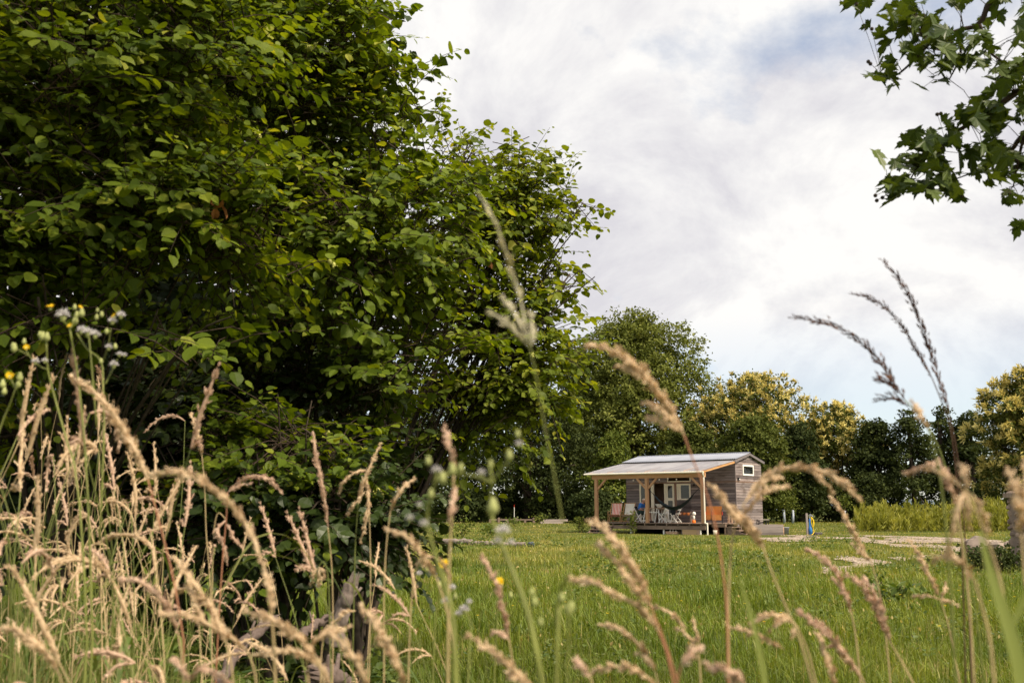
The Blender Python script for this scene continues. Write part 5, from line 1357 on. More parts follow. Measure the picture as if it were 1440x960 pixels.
# stone pillar
p0 = at(1455, 700, 23.0); zb = float(tz(p0[0], 23))
t = thing('stone_pillar', (p0[0], 23, zb), 'rough stone pillar standing at the right edge of the meadow', 'pillar')
r_ = random.Random(4); z = 0; row = 0
while z < 1.55:
    h = r_.uniform(.13, .2); x = -.46
    while x < .44:
        w_ = r_.uniform(.2, .36)
        for yy_ in (-.32, 0, .32):
            rock('stone', (x + w_ / 2, yy_ + r_.uniform(-.03, .03), z + h / 2), (w_ * .58, .21, h * .62), int(1000 * r_.random()), None, M['sandstone'], par=t, rough=.14)
        x += w_
    z += h * .95; row += 1
b = MB(); b.b2(-.44, .44, -.36, .36, -.05, 1.5); b.build('mortar', simple('mortar', (.22, .17, .14), .95, .1), t)
b = MB(); b.b2(-.52, .52, -.42, .42, 1.56, 1.66); b.build('cap_slab', M['sandstone'], t)
# small shrubs standing by themselves
def small_plant(name, loc, h, w, n, mat, label, lsz=.06, cat='plant', up=.7, stems=4):
    t = thing(name, loc, label, cat)
    P = rng.normal(0, 1, (n, 3)) * [w * .42, w * .42, h * .24] + [0, 0, h * .58]; P[:, 2] = np.clip(P[:, 2], .03, h)
    scatter_obj('foliage', [scatter(*CARD, P, frames(rand_dirs(n) + [0, 0, .3], nrm(rand_dirs(n) + [0, 0, up])), lsz * rng.uniform(.6, 1.3, n), rng.random(n))], M[mat], t)
    for q in range(stems):
        b = MB(); b.tube([(rng.normal(0, .02), rng.normal(0, .02), -.03), (rng.normal(0, w * .15), rng.normal(0, w * .15), h * .5), (rng.normal(0, w * .3), rng.normal(0, w * .3), h * .92)], [.012, .009, .004], 5); b.build('stem', M['twig'], t)
    return t
small_plant('shrub', hw(-3.68, -.42), 1.05, .26, 190, 'leaf_lime', 'thin young shrub growing up in front of the porch deck', .11, 'shrub')
small_plant('shrub', hw(-6.95, -.35), .80, .34, 150, 'leaf_lime', 'yellow green little shrub left of the porch steps', .11, 'shrub')
small_plant('shrub', hw(-7.6, .9), .75, .5, 130, 'leaf_mid', 'faint grey green sprig in the grass left of the deck', .10, 'shrub')
p0 = at(1262, 818, 14.5); small_plant('dock_plant', (p0[0], 14.5, tz(p0[0], 14.5)), .30, .42, 120, 'weed', 'dark leafy dock plant in the grass below the gravel path', .12)
p0 = at(1236, 815, 15.4); small_plant('dock_plant', (p0[0], 15.4, tz(p0[0], 15.4)), .36, .25, 70, 'weed', 'thin leafy weed beside the dark dock plant', .10)
p0 = at(1383, 790, 22); small_plant('bush', (p0[0], 22, tz(p0[0], 22)), .50, .8, 700, 'leaf_dark', 'round dark bush in front of the boulders', .10, 'bush')
p0 = at(1408, 792, 21.5); small_plant('bush', (p0[0], 21.5, tz(p0[0], 21.5)), .45, .6, 400, 'leaf_dark', 'low dark bush at the foot of the stone pillar', .09, 'bush')
for k, (px, py, h) in enumerate([(722, 739, .5), (758, 737, .75), (612, 755, .6), (650, 757, .8), (690, 757, .6), (628, 752, .5)]):
    p0 = ground_at(px, py); small_plant('weed_clump', p0, h, .7, 140, 'leaf_lime' if k % 2 else 'weed', ['weeds at the foot of the white stake', 'yellowish weed clump by the timber pile', 'pale weeds behind the left end of the fallen log', 'tall weed clump behind the middle of the fallen log', 'weed clump behind the broken part of the log', 'bright weed tuft farthest behind the fallen log'][k], .14)
# ------------------------------------------------------------------ the man on the porch
def skin(name, verts, edges, radii, mat, parent, root=0, sub=1):
    me = bpy.data.meshes.new(name); me.from_pydata([tuple(v) for v in verts], edges, [])
    o = bpy.data.objects.new(name, me); link(o)
    md = o.modifiers.new('skin', 'SKIN'); md.use_smooth_shade = True
    for k, r in enumerate(radii):
        me.skin_vertices[0].data[k].radius = (r, r) if np.isscalar(r) else r
        me.skin_vertices[0].data[k].use_root = (k == root)
    ss = o.modifiers.new('subsurf', 'SUBSURF'); ss.levels = sub; ss.render_levels = sub
    dg = bpy.context.evaluated_depsgraph_get(); m2 = bpy.data.meshes.new_from_object(o.evaluated_get(dg))
    o.modifiers.clear(); o.data = m2; m2.name = name
    bpy.data.meshes.remove(me)
    m2.materials.clear(); m2.materials.append(mat); o.parent = parent
    return o
def person():
    t = place('person', -4.40, 1.5, .537, 0, 'man in a blue shirt and shorts sitting bowed on the porch', 'person')
    sk_ = simple('skin', (.50, .27, .19), .5, .35, .08)
    V = [(0, 0, .53), (.03, 0, .70), (.10, 0, .88), (.17, 0, 1.00), (.205, 0, 1.05), (.24, 0, 1.115), (.245, 0, 1.18)]
    R = [(.15, .12), (.15, .12), (.16, .115), .065, .06, (.078, .09), (.06, .075)]
    E_ = [(0, 1), (1, 2), (2, 3), (3, 4), (4, 5), (5, 6)]
    def chain(start, pts, rad):
        p = start
        for q, r in zip(pts, rad):
            V.append(q); R.append(r); E_.append((p, len(V) - 1)); p = len(V) - 1
        return p
    for s in (-1, 1):
        w = chain(2, [(.10, s * .17, .92), (.13, s * .22, .79), (.17, s * .235, .655), (.27, s * .17, .63), (.365, s * .09, .615), (.415, s * .075, .61)], [.062, .05, .043, .038, .03, .034])
        for f, (dy, L) in enumerate(((-.028, .058), (-.010, .066), (.009, .062), (.026, .05))):
            b0 = np.array([.435, s * .075 + dy, .612]); chain(w, [b0, b0 + [L * .6, 0, -.012], b0 + [L * .85, 0, -.042]], [.0095, .0085, .0075])
        b0 = np.array([.40, s * .075 - s * .035, .625]); chain(w, [b0, b0 + [.03, -s * .014, .012], b0 + [.055, -s * .006, .006]], [.011, .0095, .008])
        chain(0, [(.05, s * .095, .515), (.24, s * .115, .525), (.45, s * .12, .51), (.50, s * .12, .40), (.535, s * .12, .24), (.57, s * .12, .09), (.64, s * .12, .045)], [.095, .083, .062, .052, .055, .037, .032])
    chain(5, [(.325, 0, 1.085)], [.017])                              # nose
    for s in (-1, 1): chain(5, [(.225, s * .085, 1.11)], [.02])       # ears
    skin('body', V, E_, R, sk_, t)
    sh = simple('blue_shirt', (.035, .16, .52), .8, .15, .2, 20)
    V2 = [(0, 0, .56), (.03, 0, .70), (.10, 0, .88), (.155, 0, .97)]; R2 = [(.175, .15), (.172, .142), (.18, .135), .085]; E2 = [(0, 1), (1, 2), (2, 3)]
    for s in (-1, 1):
        V2 += [(.10, s * .175, .92), (.13, s * .222, .79), (.155, s * .235, .71)]; R2 += [.08, .068, .064]; k = len(V2); E2 += [(2, k - 3), (k - 3, k - 2), (k - 2, k - 1)]
    skin('shirt', V2, E2, R2, sh, t)
    V3 = [(-.01, 0, .53)]; R3 = [(.165, .13)]; E3 = []
    for s in (-1, 1):
        V3 += [(.06, s * .10, .515), (.24, s * .118, .525), (.40, s * .12, .515)]; R3 += [.108, .098, .085]; k = len(V3); E3 += [(0, k - 3), (k - 3, k - 2), (k - 2, k - 1)]
    skin('shorts', V3, E3, R3, simple('dark_shorts', (.03, .05, .045), .85, .1, .6, 9), t)
    for s in (-1, 1):
        b = MB(); b.ball((.625, s * .12, .04), .05, 8, (2.3, .95, .85)); b.build('shoe', M['black'], t, True)
        b = MB(); b.ball((.312, s * .032, 1.125), .012, 6); b.build('eye', M['black'], t, True)
    b = MB(); b.box((.318, 0, 1.045), (.012, .045, .008)); b.build('mouth', simple('lip', (.36, .13, .10)), t)
    b = MB(); b.ball((.222, 0, 1.165), .088, 10, (.98, .95, .72)); b.build('hair', simple('grey_hair', (.55, .47, .42), .8, .1), t, True)
    bk = place('book', -4.40 + .47, 1.5, .537 + .60, 0, 'small pale book in the hands of the seated man', 'book')
    b = MB(); b.box((0, -.045, 0), (.13, .088, .012), Matrix.Rotation(.35, 3, 'X')); b.box((0, .045, 0), (.13, .088, .012), Matrix.Rotation(-.35, 3, 'X')); b.build('pages', M['white_paint'], bk)
    b = MB(); b.box((0, -.046, -.009), (.14, .094, .004), Matrix.Rotation(.35, 3, 'X')); b.box((0, .046, -.009), (.14, .094, .004), Matrix.Rotation(-.35, 3, 'X')); b.build('cover', M['black'], bk)
person()
# ------------------------------------------------------------------ foreground grasses: every stem a thing
LOC = lambda P, base: np.asarray(P) - np.asarray(base)
def plume(path, width, n, sl=0.0058, seed=0, loose=1.0, tipw=0.25):
    """soft feathery head: many spikelets on short side branches. path tip -> base"""
    r_ = np.random.default_rng(seed)
    S_ = smooth_path(path, 40); T = nrm(np.gradient(S_, axis=0)) * -1.0          # towards the tip
    nb = max(10, n // 9)
    tb = np.sort(r_.random(nb)) ** 0.95; per = n // nb
    prof = lambda t: np.interp(t, [0, .08, .3, .62, .88, 1.0], [tipw * .5, tipw + .15, .78, 1.0, .72, .25])
    # side branches come off in bunches with gaps between
    tb = np.clip(tb + 0.018 * np.sin(tb * 55 + seed), 0, 1)
    ti = np.repeat(tb, per); k = len(ti)
    ang = np.repeat(r_.uniform(0, 2 * PI, nb), per) + r_.normal(0, 0.35, k)
    u = np.tile(np.linspace(0.1, 1, per), nb) + r_.normal(0, .04, k)
    i0 = (ti * 39).astype(int)
    t_ = T[i0]; ref = np.where(np.abs(t_[:, 2:3]) < .9, np.array([[0, 0, 1.0]]), np.array([[1.0, 0, 0]]))
    a = nrm(np.cross(t_, ref)); b_ = np.cross(t_, a)
    rad = np.cos(ang)[:, None] * a + np.sin(ang)[:, None] * b_
    L = np.linalg.norm(np.diff(S_, axis=0), axis=1).sum()
    R = width * .5 * prof(ti) * np.repeat(r_.uniform(.5, 1.3, nb), per)
    fwd = (0.07 * L * u * loose * np.minimum(1, .35 + ti))[:, None]
    P = S_[i0] + rad * (R * np.maximum(u, 0.02) ** 0.9)[:, None] * .8 + t_ * fwd + r_.normal(0, width * .05, (k, 3))
    ax = nrm(t_ * 1.0 + rad * 0.42 + r_.normal(0, .20, (k, 3)))
    tone = np.clip(np.repeat(r_.normal(.5, .17, nb), per) + r_.normal(0, .15, k) + .12 * (u - .5), 0, 1)
    ln = sl * r_.uniform(.75, 1.35, k)
    V, Fq, caps = tube_arrays(S_, width * .20 * prof(np.linspace(0, 1, 40)) + .0002, 7)
    core = (V, [Fq], np.clip(np.random.default_rng(seed).normal(.4, .12, len(Fq)), 0, 1))
    return [scatter(*SPK, P, frames(ax, rand_dirs(k)), np.stack([ln, ln * .95, ln * .95], 1), tone), core]
def spike(path, width, n, sl=0.012, seed=0, ang=.24):
    """slender open spike with separate dark spikelets"""
    r_ = np.random.default_rng(seed); S_ = smooth_path(path, 60); T = -nrm(np.gradient(S_, axis=0))
    t = np.linspace(0.0, 1, n); i0 = (t * 59).astype(int); side = np.where(np.arange(n) % 2 == 0, 1., -1.)
    m_ = 4; k = n * m_; i0 = np.repeat(i0, m_); t_ = T[i0]
    a = nrm(np.cross(t_, np.array([0, 1.0, .15]))); rad = a * np.repeat(side, m_)[:, None] + r_.normal(0, .35, (k, 3))
    sz = np.repeat(np.interp(t, [0, .25, .8, 1], [.55, .9, 1.1, .8]) * r_.uniform(.75, 1.25, n), m_)
    ax = nrm(t_ + rad * ang * r_.uniform(.5, 1.3, (k, 1)))
    P = S_[i0] + ax * (np.tile(np.arange(m_), n) * sl * .42 * sz)[:, None]
    ln = sl * sz * r_.uniform(.8, 1.2, k)
    return [scatter(*SPK, P, frames(ax, rand_dirs(k)), np.stack([ln, ln * .85, ln * .85], 1), np.clip(r_.normal(.4, .25, k), 0, 1))]

def grass_thing(name, label, heads, stem, d, headmat, stemmat, cat='grass', group=None, width=.02, n=260, kind='plume', blades=0, stem_r=.0013, sl=.0064, seed=1, dy=0.0, sparts=()):
    """heads: list of (list of px points tip->base, width px, [depth offset]); stem: px points from the main head's base to the bottom"""
    sp = [at(a, b, d + dy * k / max(1, len(stem) - 1)) for k, (a, b) in enumerate(stem)]
    last = sp[-1]; dirn = sp[-1] - sp[-2]
    gx_ = last[0] + np.clip(dirn[0] / max(1e-3, -dirn[2]) * .25, -.2, .2); gy_ = last[1] + .03
    g0 = np.array([gx_, gy_, float(tz(gx_, gy_)) - .02])
    root = thing(name, g0 + [0, 0, .02], label, cat, 0, group)
    base = np.array(root.location)
    P = smooth_path(sp, 20)
    if last[2] > g0[2] + .05: P = np.vstack([P, last + (g0 - last) * np.linspace(.16, 1, 6)[:, None]])
    b = MB(); b.tube(LOC(P, base), np.linspace(stem_r * .8, stem_r * 1.25, len(P)), 6); b.build('stem', M[stemmat], root, True)
    for q, h in enumerate(heads):
        pts, wpx = h[0], h[1]; do = h[2] if len(h) > 2 else 0.0
        m_ = len(pts); W3 = [at(a, c, d + do * (1 - k / (m_ - 1)) - .02 * math.sin(k)) for k, (a, c) in enumerate(pts)]
        wm_ = wpx / F * d
        Lh = sum(np.linalg.norm(W3[k + 1] - W3[k]) for k in range(m_ - 1))
        hn = h[3] if len(h) > 3 else int(np.clip(n * 1.7 * Lh / .14, 90, 700))
        prt = plume(W3, wm_, hn, sl, seed * 13 + q) if kind == 'plume' else spike(W3, wm_, max(10, int(Lh / (sl * .55))), sl, seed * 13 + q)
        scatter_obj('seed_head', prt, M[headmat], root, False, base)
        b = MB(); b.tube(LOC(smooth_path(W3, 14), base), np.linspace(stem_r * .35, stem_r * .8, 14), 4); b.build('rachis', M['stem_dark' if kind == 'spike' else stemmat], root, True)
    for q in range(blades):
        r_ = np.random.default_rng(seed * 7 + q); a0 = P[int(r_.integers(12, 22))]; az = r_.uniform(0, 6.28); L = r_.uniform(.2, .4)
        dd = np.array([math.cos(az), math.sin(az), 0]); pp = smooth_path([a0, a0 + dd * L * .3 + [0, 0, L * .4], a0 + dd * L * .7 + [0, 0, L * .35], a0 + dd * L + [0, 0, -.02]], 10)
        sd_ = np.cross(dd, [0, 0, 1.]); ww = .004 * np.sin(np.linspace(.35, PI, 10)); V = np.concatenate([pp + sd_ * ww[:, None], pp - sd_ * ww[:, None] + [0, 0, .0015]])
        a = np.arange(9); b = MB(); b.add(LOC(V, base), [np.stack([a, a + 1, a + 11, a + 10], 1)], r_.random()); b.build('leaf_blade', M['blade'], root)
    return root

G = grass_thing
TG = 'tall_grass'
# large ones over the meadow and the sky, one by one
G(TG, 'big tan plume curving over the tall trees just above the cabin roof', [([(831, 487), (862, 494), (895, 516), (922, 548), (945, 582), (962, 612)], 22), ([(868, 514), (885, 520), (905, 534)], 9), ([(908, 568), (930, 577), (950, 598)], 13), ([(912, 588), (932, 594), (955, 606)], 11)], [(962, 612), (975, 648), (992, 690), (1006, 740), (1016, 800), (1022, 860), (1024, 960)], 1.25, 'grass_head', 'stem_red', n=330, seed=1)
G(TG, 'pale arching plume before the right corner of the cabin gable', [([(1208, 702), (1192, 684), (1165, 666), (1130, 657), (1095, 661), (1068, 678), (1046, 708)], 13), ([(1098, 672), (1075, 676), (1056, 695)], 8), ([(1170, 690), (1158, 676), (1142, 664)], 6), ([(1105, 684), (1080, 689), (1060, 706), (1044, 728)], 8)], [(1046, 708), (1032, 745), (1026, 800), (1024, 880), (1026, 960)], 1.3, 'grass_head', 'stem_straw', seed=2)
G(TG, 'thick straw plume crossing in front of the right cabin wall', [([(1000, 684), (1016, 702), (1036, 728), (1056, 750), (1074, 772)], 15), ([(1030, 712), (1048, 728), (1062, 748), (1076, 770)], 12)], [(1074, 772), (1086, 806), (1104, 850), (1125, 900), (1142, 960)], 1.3, 'grass_head', 'stem_straw', seed=3)
G(TG, 'slim upright tan plume in front of the sunlit weeds by the gravel path', [([(1171, 702), (1186, 724), (1203, 752), (1217, 780), (1224, 786)], 13), ([(1198, 765), (1208, 775), (1220, 784)], 7)], [(1224, 786), (1236, 830), (1244, 880), (1252, 960)], 1.9, 'grass_head', 'stem_straw', seed=4)
G(TG, 'rosy plume leaning left over the meadow below the gravel path', [([(1139, 775), (1160, 787), (1178, 810), (1190, 838), (1197, 860)], 11), ([(1172, 812), (1184, 830), (1193, 848)], 8)], [(1197, 860), (1204, 900), (1210, 960)], 1.7, 'grass_head_pink', 'stem_straw', seed=5)
G(TG, 'twin reddish plumes side by side beneath the dock plants', [([(1186, 806), (1208, 818), (1224, 842), (1238, 872), (1250, 900)], 10), ([(1216, 814), (1230, 834), (1242, 866), (1252, 902)], 9), ([(1222, 838), (1234, 852), (1246, 884)], 7)], [(1251, 902), (1268, 930), (1292, 975)], 1.6, 'grass_head_pink', 'stem_straw', seed=6)
G(TG, 'straight pale plume with three spread side spikes at its foot', [([(1277, 756), (1294, 784), (1308, 812), (1321, 838)], 10), ([(1287, 838), (1305, 838), (1322, 842)], 4), ([(1346, 851), (1335, 846), (1322, 842)], 4), ([(1331, 820), (1328, 832), (1323, 842)], 5)], [(1322, 842), (1334, 882), (1350, 960)], 1.9, 'grass_head', 'stem_straw', seed=7)
G(TG, 'thick rosy plume low over the meadow pointing up and left', [([(1121, 860), (1146, 876), (1172, 900), (1196, 930), (1214, 956)], 15), ([(1168, 908), (1180, 912), (1196, 930)], 6)], [(1214, 956), (1224, 985), (1232, 1060)], 1.45, 'grass_head_pink', 'stem_straw', seed=8)
G(TG, 'short plain plume standing under the thick rosy one', [([(1150, 893), (1160, 918), (1170, 945), (1176, 970)], 11)], [(1176, 970), (1182, 1010), (1190, 1080)], 1.45, 'grass_head', 'stem_straw', seed=9)
G(TG, 'nodding plume with hanging side tufts above the meadow middle', [([(1054, 888), (1062, 872), (1084, 864), (1106, 868), (1121, 880)], 10), ([(1080, 888), (1092, 876), (1112, 870)], 6), ([(1110, 899), (1116, 888), (1121, 880)], 5), ([(1025, 880), (1044, 884), (1062, 892), (1080, 900), (1102, 912)], 5)], [(1121, 880), (1104, 820), (1124, 880), (1140, 925), (1150, 970)] if False else [(1121, 880), (1136, 915), (1150, 970)], 1.5, 'grass_head', 'stem_straw', seed=10)
G(TG, 'large double brown plume in the middle of the meadow', [([(834, 733), (860, 755), (884, 786), (903, 820), (915, 852)], 19), ([(842, 764), (866, 790), (890, 822), (912, 850)], 13)], [(915, 852), (922, 870), (932, 895), (944, 930), (956, 975)], 1.2, 'grass_head', 'stem_red', n=300, seed=11)
G(TG, 'long pale plume lying across below the large double brown one', [([(806, 814), (836, 820), (868, 836), (898, 852), (916, 872), (926, 888)], 15)], [(926, 888), (938, 920), (950, 975)], 1.2, 'grass_head', 'stem_red', seed=12)
G(TG, 'knotty pale plume under the long lying one in the meadow', [([(844, 876), (868, 884), (890, 898), (908, 920), (922, 946)], 10), ([(896, 918), (908, 924), (918, 940)], 7)], [(922, 946), (930, 985), (936, 1060)], 1.4, 'grass_head', 'stem_straw', seed=13)
G(TG, 'smooth whitish plume almost level at the bottom edge', [([(834, 944), (860, 937), (888, 940), (912, 954), (926, 972)], 11)], [(926, 972), (934, 1010), (938, 1070)], 1.2, 'grass_head', 'stem_straw', seed=14)
G(TG, 'thin forked plume right of the large double brown one', [([(918, 852), (938, 858), (954, 872), (966, 884)], 7), ([(953, 884), (966, 892), (980, 908)], 5), ([(976, 876), (980, 892), (982, 906)], 4)], [(980, 908), (984, 935), (986, 985)], 1.6, 'grass_head', 'stem_straw', seed=15)
G(TG, 'stubby pink plume with a bent neck beside the double brown one', [([(984, 908), (972, 918), (958, 936)], 14)], [(958, 936), (952, 958), (948, 1010)], 1.0, 'grass_head_pink', 'stem_red', seed=16)
G(TG, 'pink plume cut by the bottom edge below the meadow middle', [([(994, 934), (1015, 940), (1034, 946), (1048, 960)], 14), ([(1026, 968), (1036, 952), (1046, 962)], 10)], [(1048, 960), (1052, 985), (1054, 1040)], 1.05, 'grass_head_pink', 'stem_straw', seed=17)
G(TG, 'small pink plume tip alone near the bottom of the meadow', [([(808, 928), (818, 938), (830, 952)], 11)], [(830, 952), (838, 985), (842, 1050)], 1.1, 'grass_head_pink', 'stem_straw', seed=18)
G(TG, 'thick tan plume at the bottom edge left of the meadow middle', [([(662, 896), (688, 914), (716, 936), (742, 960), (752, 974)], 15), ([(712, 946), (726, 952), (744, 968)], 9)], [(752, 974), (762, 1010), (770, 1080)], 1.2, 'grass_head', 'stem_straw', seed=19)
G(TG, 'upright tan plume between the yellow flowers', [([(678, 783), (692, 808), (702, 836), (710, 868), (716, 900)], 10), ([(690, 892), (702, 889), (716, 900)], 6)], [(716, 900), (722, 940), (728, 1000)], 1.5, 'grass_head_pink', 'stem_straw', seed=20)
G(TG, 'brown plume leaning over the left edge of the meadow', [([(543, 744), (566, 752), (586, 770), (602, 794), (614, 812)], 12)], [(614, 812), (626, 850), (636, 900), (644, 975)], 1.3, 'grass_head', 'stem_straw', seed=21)
G(TG, 'stout orange brown plume at the bottom left of the meadow', [([(509, 855), (530, 880), (548, 908), (562, 940), (570, 968)], 17), ([(532, 900), (546, 916), (560, 940)], 10)], [(570, 968), (576, 1000), (580, 1080)], 1.2, 'grass_head', 'stem_straw', seed=22)
G(TG, 'orange plume beside the stout orange brown one', [([(464, 889), (486, 908), (504, 936), (518, 966)], 15)], [(518, 966), (524, 1000), (528, 1070)], 1.2, 'grass_head', 'stem_straw', seed=23)
G(TG, 'long bowed plume arching high over the dry grass clump', [([(216, 668), (240, 663), (272, 671), (304, 690), (332, 718), (354, 752), (370, 795)], 14), ([(372, 796), (380, 830), (384, 862)], 11)], [(370, 795), (378, 840), (384, 890), (388, 975)], 1.25, 'grass_head', 'stem_straw', n=260, seed=24)
G(TG, 'heavy plume leaning right on a red stem out of the dry clump', [([(104, 532), (132, 551), (158, 580), (178, 612), (194, 644), (208, 674)], 20), ([(168, 608), (186, 626), (202, 660)], 14)], [(208, 674), (218, 712), (232, 765), (246, 825), (258, 900)], 1.6, 'grass_head', 'stem_red', n=320, seed=25)
G(TG, 'slender upright plume before the darkest part of the hazel hollow', [([(268, 580), (275, 600), (281, 622), (284, 640)], 9)], [(284, 640), (288, 690), (290, 750), (296, 830), (298, 940)], 2.6, 'grass_head', 'stem_straw', seed=26, blades=1)
G(TG, 'small tan arch hanging right in front of the low hazel bush', [([(394, 690), (380, 675), (358, 669), (338, 676), (320, 692)], 9), ([(352, 680), (338, 682), (320, 692)], 6)], [(320, 692), (318, 730), (312, 800), (306, 900)], 2.2, 'grass_head_pink', 'stem_red', seed=27, blades=1)
G(TG, 'pinkish plume drooping left over the low dry grass', [([(173, 815), (198, 818), (222, 836), (240, 862), (250, 888)], 13)], [(250, 888), (256, 930), (260, 1000)], 1.5, 'grass_head_pink', 'stem_straw', seed=28)
G(TG, 'tan plume lying across the grass above the broken log', [([(224, 862), (256, 864), (290, 876), (322, 894), (348, 914)], 12)], [(348, 914), (358, 945), (364, 1000)], 1.4, 'grass_head', 'stem_straw', seed=29)
G(TG, 'forked tan plume above the lower left branch on the ground', [([(243, 784), (262, 804), (282, 832), (302, 864), (318, 900)], 14), ([(262, 812), (274, 842), (286, 880)], 12), ([(290, 842), (304, 868), (318, 902)], 10)], [(318, 902), (326, 940), (330, 1000)], 1.45, 'grass_head', 'stem_straw', seed=30)
G(TG, 'fat plume sinking down over the cut end of the log', [([(346, 860), (374, 868), (400, 882), (424, 900), (446, 926)], 17)], [(446, 926), (456, 965), (460, 1040)], 1.25, 'grass_head', 'stem_straw', seed=31)
G(TG, 'pale plume reaching right over the cut end of the log', [([(486, 882), (462, 888), (444, 900), (430, 920)], 12), ([(356, 922), (388, 914), (420, 918), (448, 934), (466, 962)], 13)], [(430, 920), (434, 965), (438, 1040)], 1.3, 'grass_head', 'stem_straw', seed=32)
G(TG, 'thick tan bow at the lower left corner', [([(-12, 884), (20, 886), (48, 902), (70, 924), (84, 950)], 16)], [(84, 950), (92, 985), (96, 1060)], 1.35, 'grass_head', 'stem_straw', seed=33)
G(TG, 'bent pale pink plume at the bottom edge left of the log', [([(242, 924), (254, 940), (264, 956)], 12), ([(322, 962), (300, 944), (280, 942), (264, 956)], 13)], [(264, 956), (270, 990), (272, 1060)], 1.3, 'grass_head_pink', 'stem_straw', seed=34)
G(TG, 'hanging white tipped plume like a small hand before the nettles', [([(438, 820), (441, 808), (446, 798)], 7), ([(448, 824), (449, 810), (448, 798)], 7), ([(456, 812), (453, 803), (448, 796)], 5)], [(448, 796), (456, 790), (462, 820), (464, 900), (466, 960)], 2.2, 'grass_head', 'stem_green', seed=35)
G(TG, 'arched light plume standing over the grey stump', [([(478, 690), (484, 676), (500, 664), (516, 660)], 7), ([(508, 760), (514, 735), (518, 700), (515, 668)], 8), ([(488, 724), (500, 708), (514, 690)], 6)], [(515, 668), (519, 720), (521, 800), (520, 900)], 2.6, 'grass_head', 'stem_straw', seed=36, blades=2)
G(TG, 'upright brown plume left of the leaning hazel stems', [([(440, 612), (444, 640), (450, 668), (456, 700), (461, 740)], 9)], [(461, 740), (466, 790), (468, 850), (468, 930)], 2.4, 'grass_head_pink', 'stem_straw', seed=37, blades=1)
G(TG, 'yellowish plume tilting right before the leaning hazel stems', [([(534, 626), (522, 652), (510, 680), (504, 706)], 8)], [(504, 706), (500, 760), (498, 830), (496, 930)], 2.6, 'grass_head', 'stem_green', seed=38, blades=1)
G(TG, 'orange plume tip tilting right at the left end of the meadow', [([(580, 674), (566, 686), (556, 702), (549, 718)], 9)], [(549, 718), (543, 770), (540, 840), (540, 940)], 2.0, 'grass_head', 'stem_straw', seed=39)
G(TG, 'double drooping plume above the undergrowth left of the stump', [([(318, 790), (316, 772), (306, 746), (318, 730)], 9), ([(322, 740), (330, 758), (342, 772)], 6)], [(318, 730), (306, 722), (300, 760), (298, 860), (298, 950)], 2.4, 'grass_head_pink', 'stem_straw', seed=40)
G(TG, 'brown plume leaning left between the two yellow flowers and the stump', [([(456, 890), (468, 876), (486, 862), (500, 858)], 8)], [(456, 890), (452, 920), (450, 985)], 2.2, 'grass_head', 'stem_straw', seed=41)
# dark open spikes against the sky
G(TG, 'darkest purple brown spike standing tallest against the sky', [([(1243, 368), (1262, 390), (1278, 414), (1291, 445), (1303, 478), (1314, 510), (1325, 548), (1333, 575)], 10)], [(1333, 575), (1340, 605), (1346, 640), (1352, 700), (1360, 800), (1366, 960)], 2.0, 'grass_head_dark', 'stem_dark', kind='spike', sl=.0135, seed=42)
G(TG, 'thin dark spike in the middle of the three against the sky', [([(1200, 413), (1224, 419), (1246, 434), (1266, 456), (1283, 482), (1298, 508), (1311, 532)], 8)], [(1311, 532), (1324, 564), (1336, 600), (1344, 660), (1352, 760), (1358, 960)], 2.0, 'grass_head_dark', 'stem_dark', kind='spike', sl=.0105, seed=43)
G(TG, 'dark spike arching far left against the sky over the tree gap', [([(1120, 446), (1148, 451), (1174, 458), (1198, 472), (1222, 490), (1240, 512), (1256, 536), (1272, 562)], 10), ([(1236, 535), (1252, 540), (1266, 552)], 5), ([(1240, 560), (1262, 562), (1278, 572)], 4)], [(1272, 562), (1296, 588), (1316, 620), (1334, 672), (1350, 740), (1372, 860), (1384, 960)], 1.8, 'grass_head_dark', 'stem_green', kind='spike', sl=.0130, seed=44)
G(TG, 'tan plume bit on the bent stem in front of the slender dark trees', [([(1284, 568), (1294, 584), (1306, 604)], 11)], [(1306, 604), (1318, 650), (1328, 720), (1338, 840), (1344, 960)], 1.2, 'grass_head', 'stem_green', seed=45)
G(TG, 'short brown plume with bent top before the dark oak row', [([(1274, 665), (1296, 656), (1320, 653)], 7), ([(1320, 650), (1330, 668), (1338, 690), (1346, 712)], 9)], [(1346, 712), (1352, 760), (1362, 840), (1370, 960)], 1.3, 'grass_head_pink', 'stem_straw', seed=46)
G(TG, 'soft blurred tan plume in front of the stone pillar', [([(1418, 664), (1428, 690), (1434, 720), (1436, 752)], 16), ([(1444, 650), (1442, 690), (1438, 730)], 16)], [(1436, 752), (1440, 800), (1446, 880), (1450, 980)], 1.0, 'grass_head', 'stem_straw', seed=47)
G(TG, 'loose fluffy beige panicle hovering before the gravel path end', [([(1334, 772), (1341, 738), (1350, 706), (1358, 690)], 15, 0, 60), ([(1362, 742), (1361, 716), (1360, 694)], 12, 0, 40), ([(1388, 748), (1380, 718), (1366, 694)], 12, 0, 40), ([(1308, 660), (1330, 668), (1354, 686)], 8, 0, 40), ([(1352, 652), (1356, 668), (1360, 688)], 9, 0, 30)], [(1359, 690), (1380, 738), (1402, 800), (1420, 880), (1434, 960)], .95, 'grass_head', 'stem_straw', n=200, seed=48, stem_r=.0012)
G(TG, 'olive blurred bow of grass in front of the dark boulder bush', [([(1318, 786), (1340, 784), (1358, 796), (1370, 814)], 9)], [(1370, 814), (1380, 850), (1392, 900), (1400, 980)], 1.0, 'grass_head', 'stem_straw', seed=49)
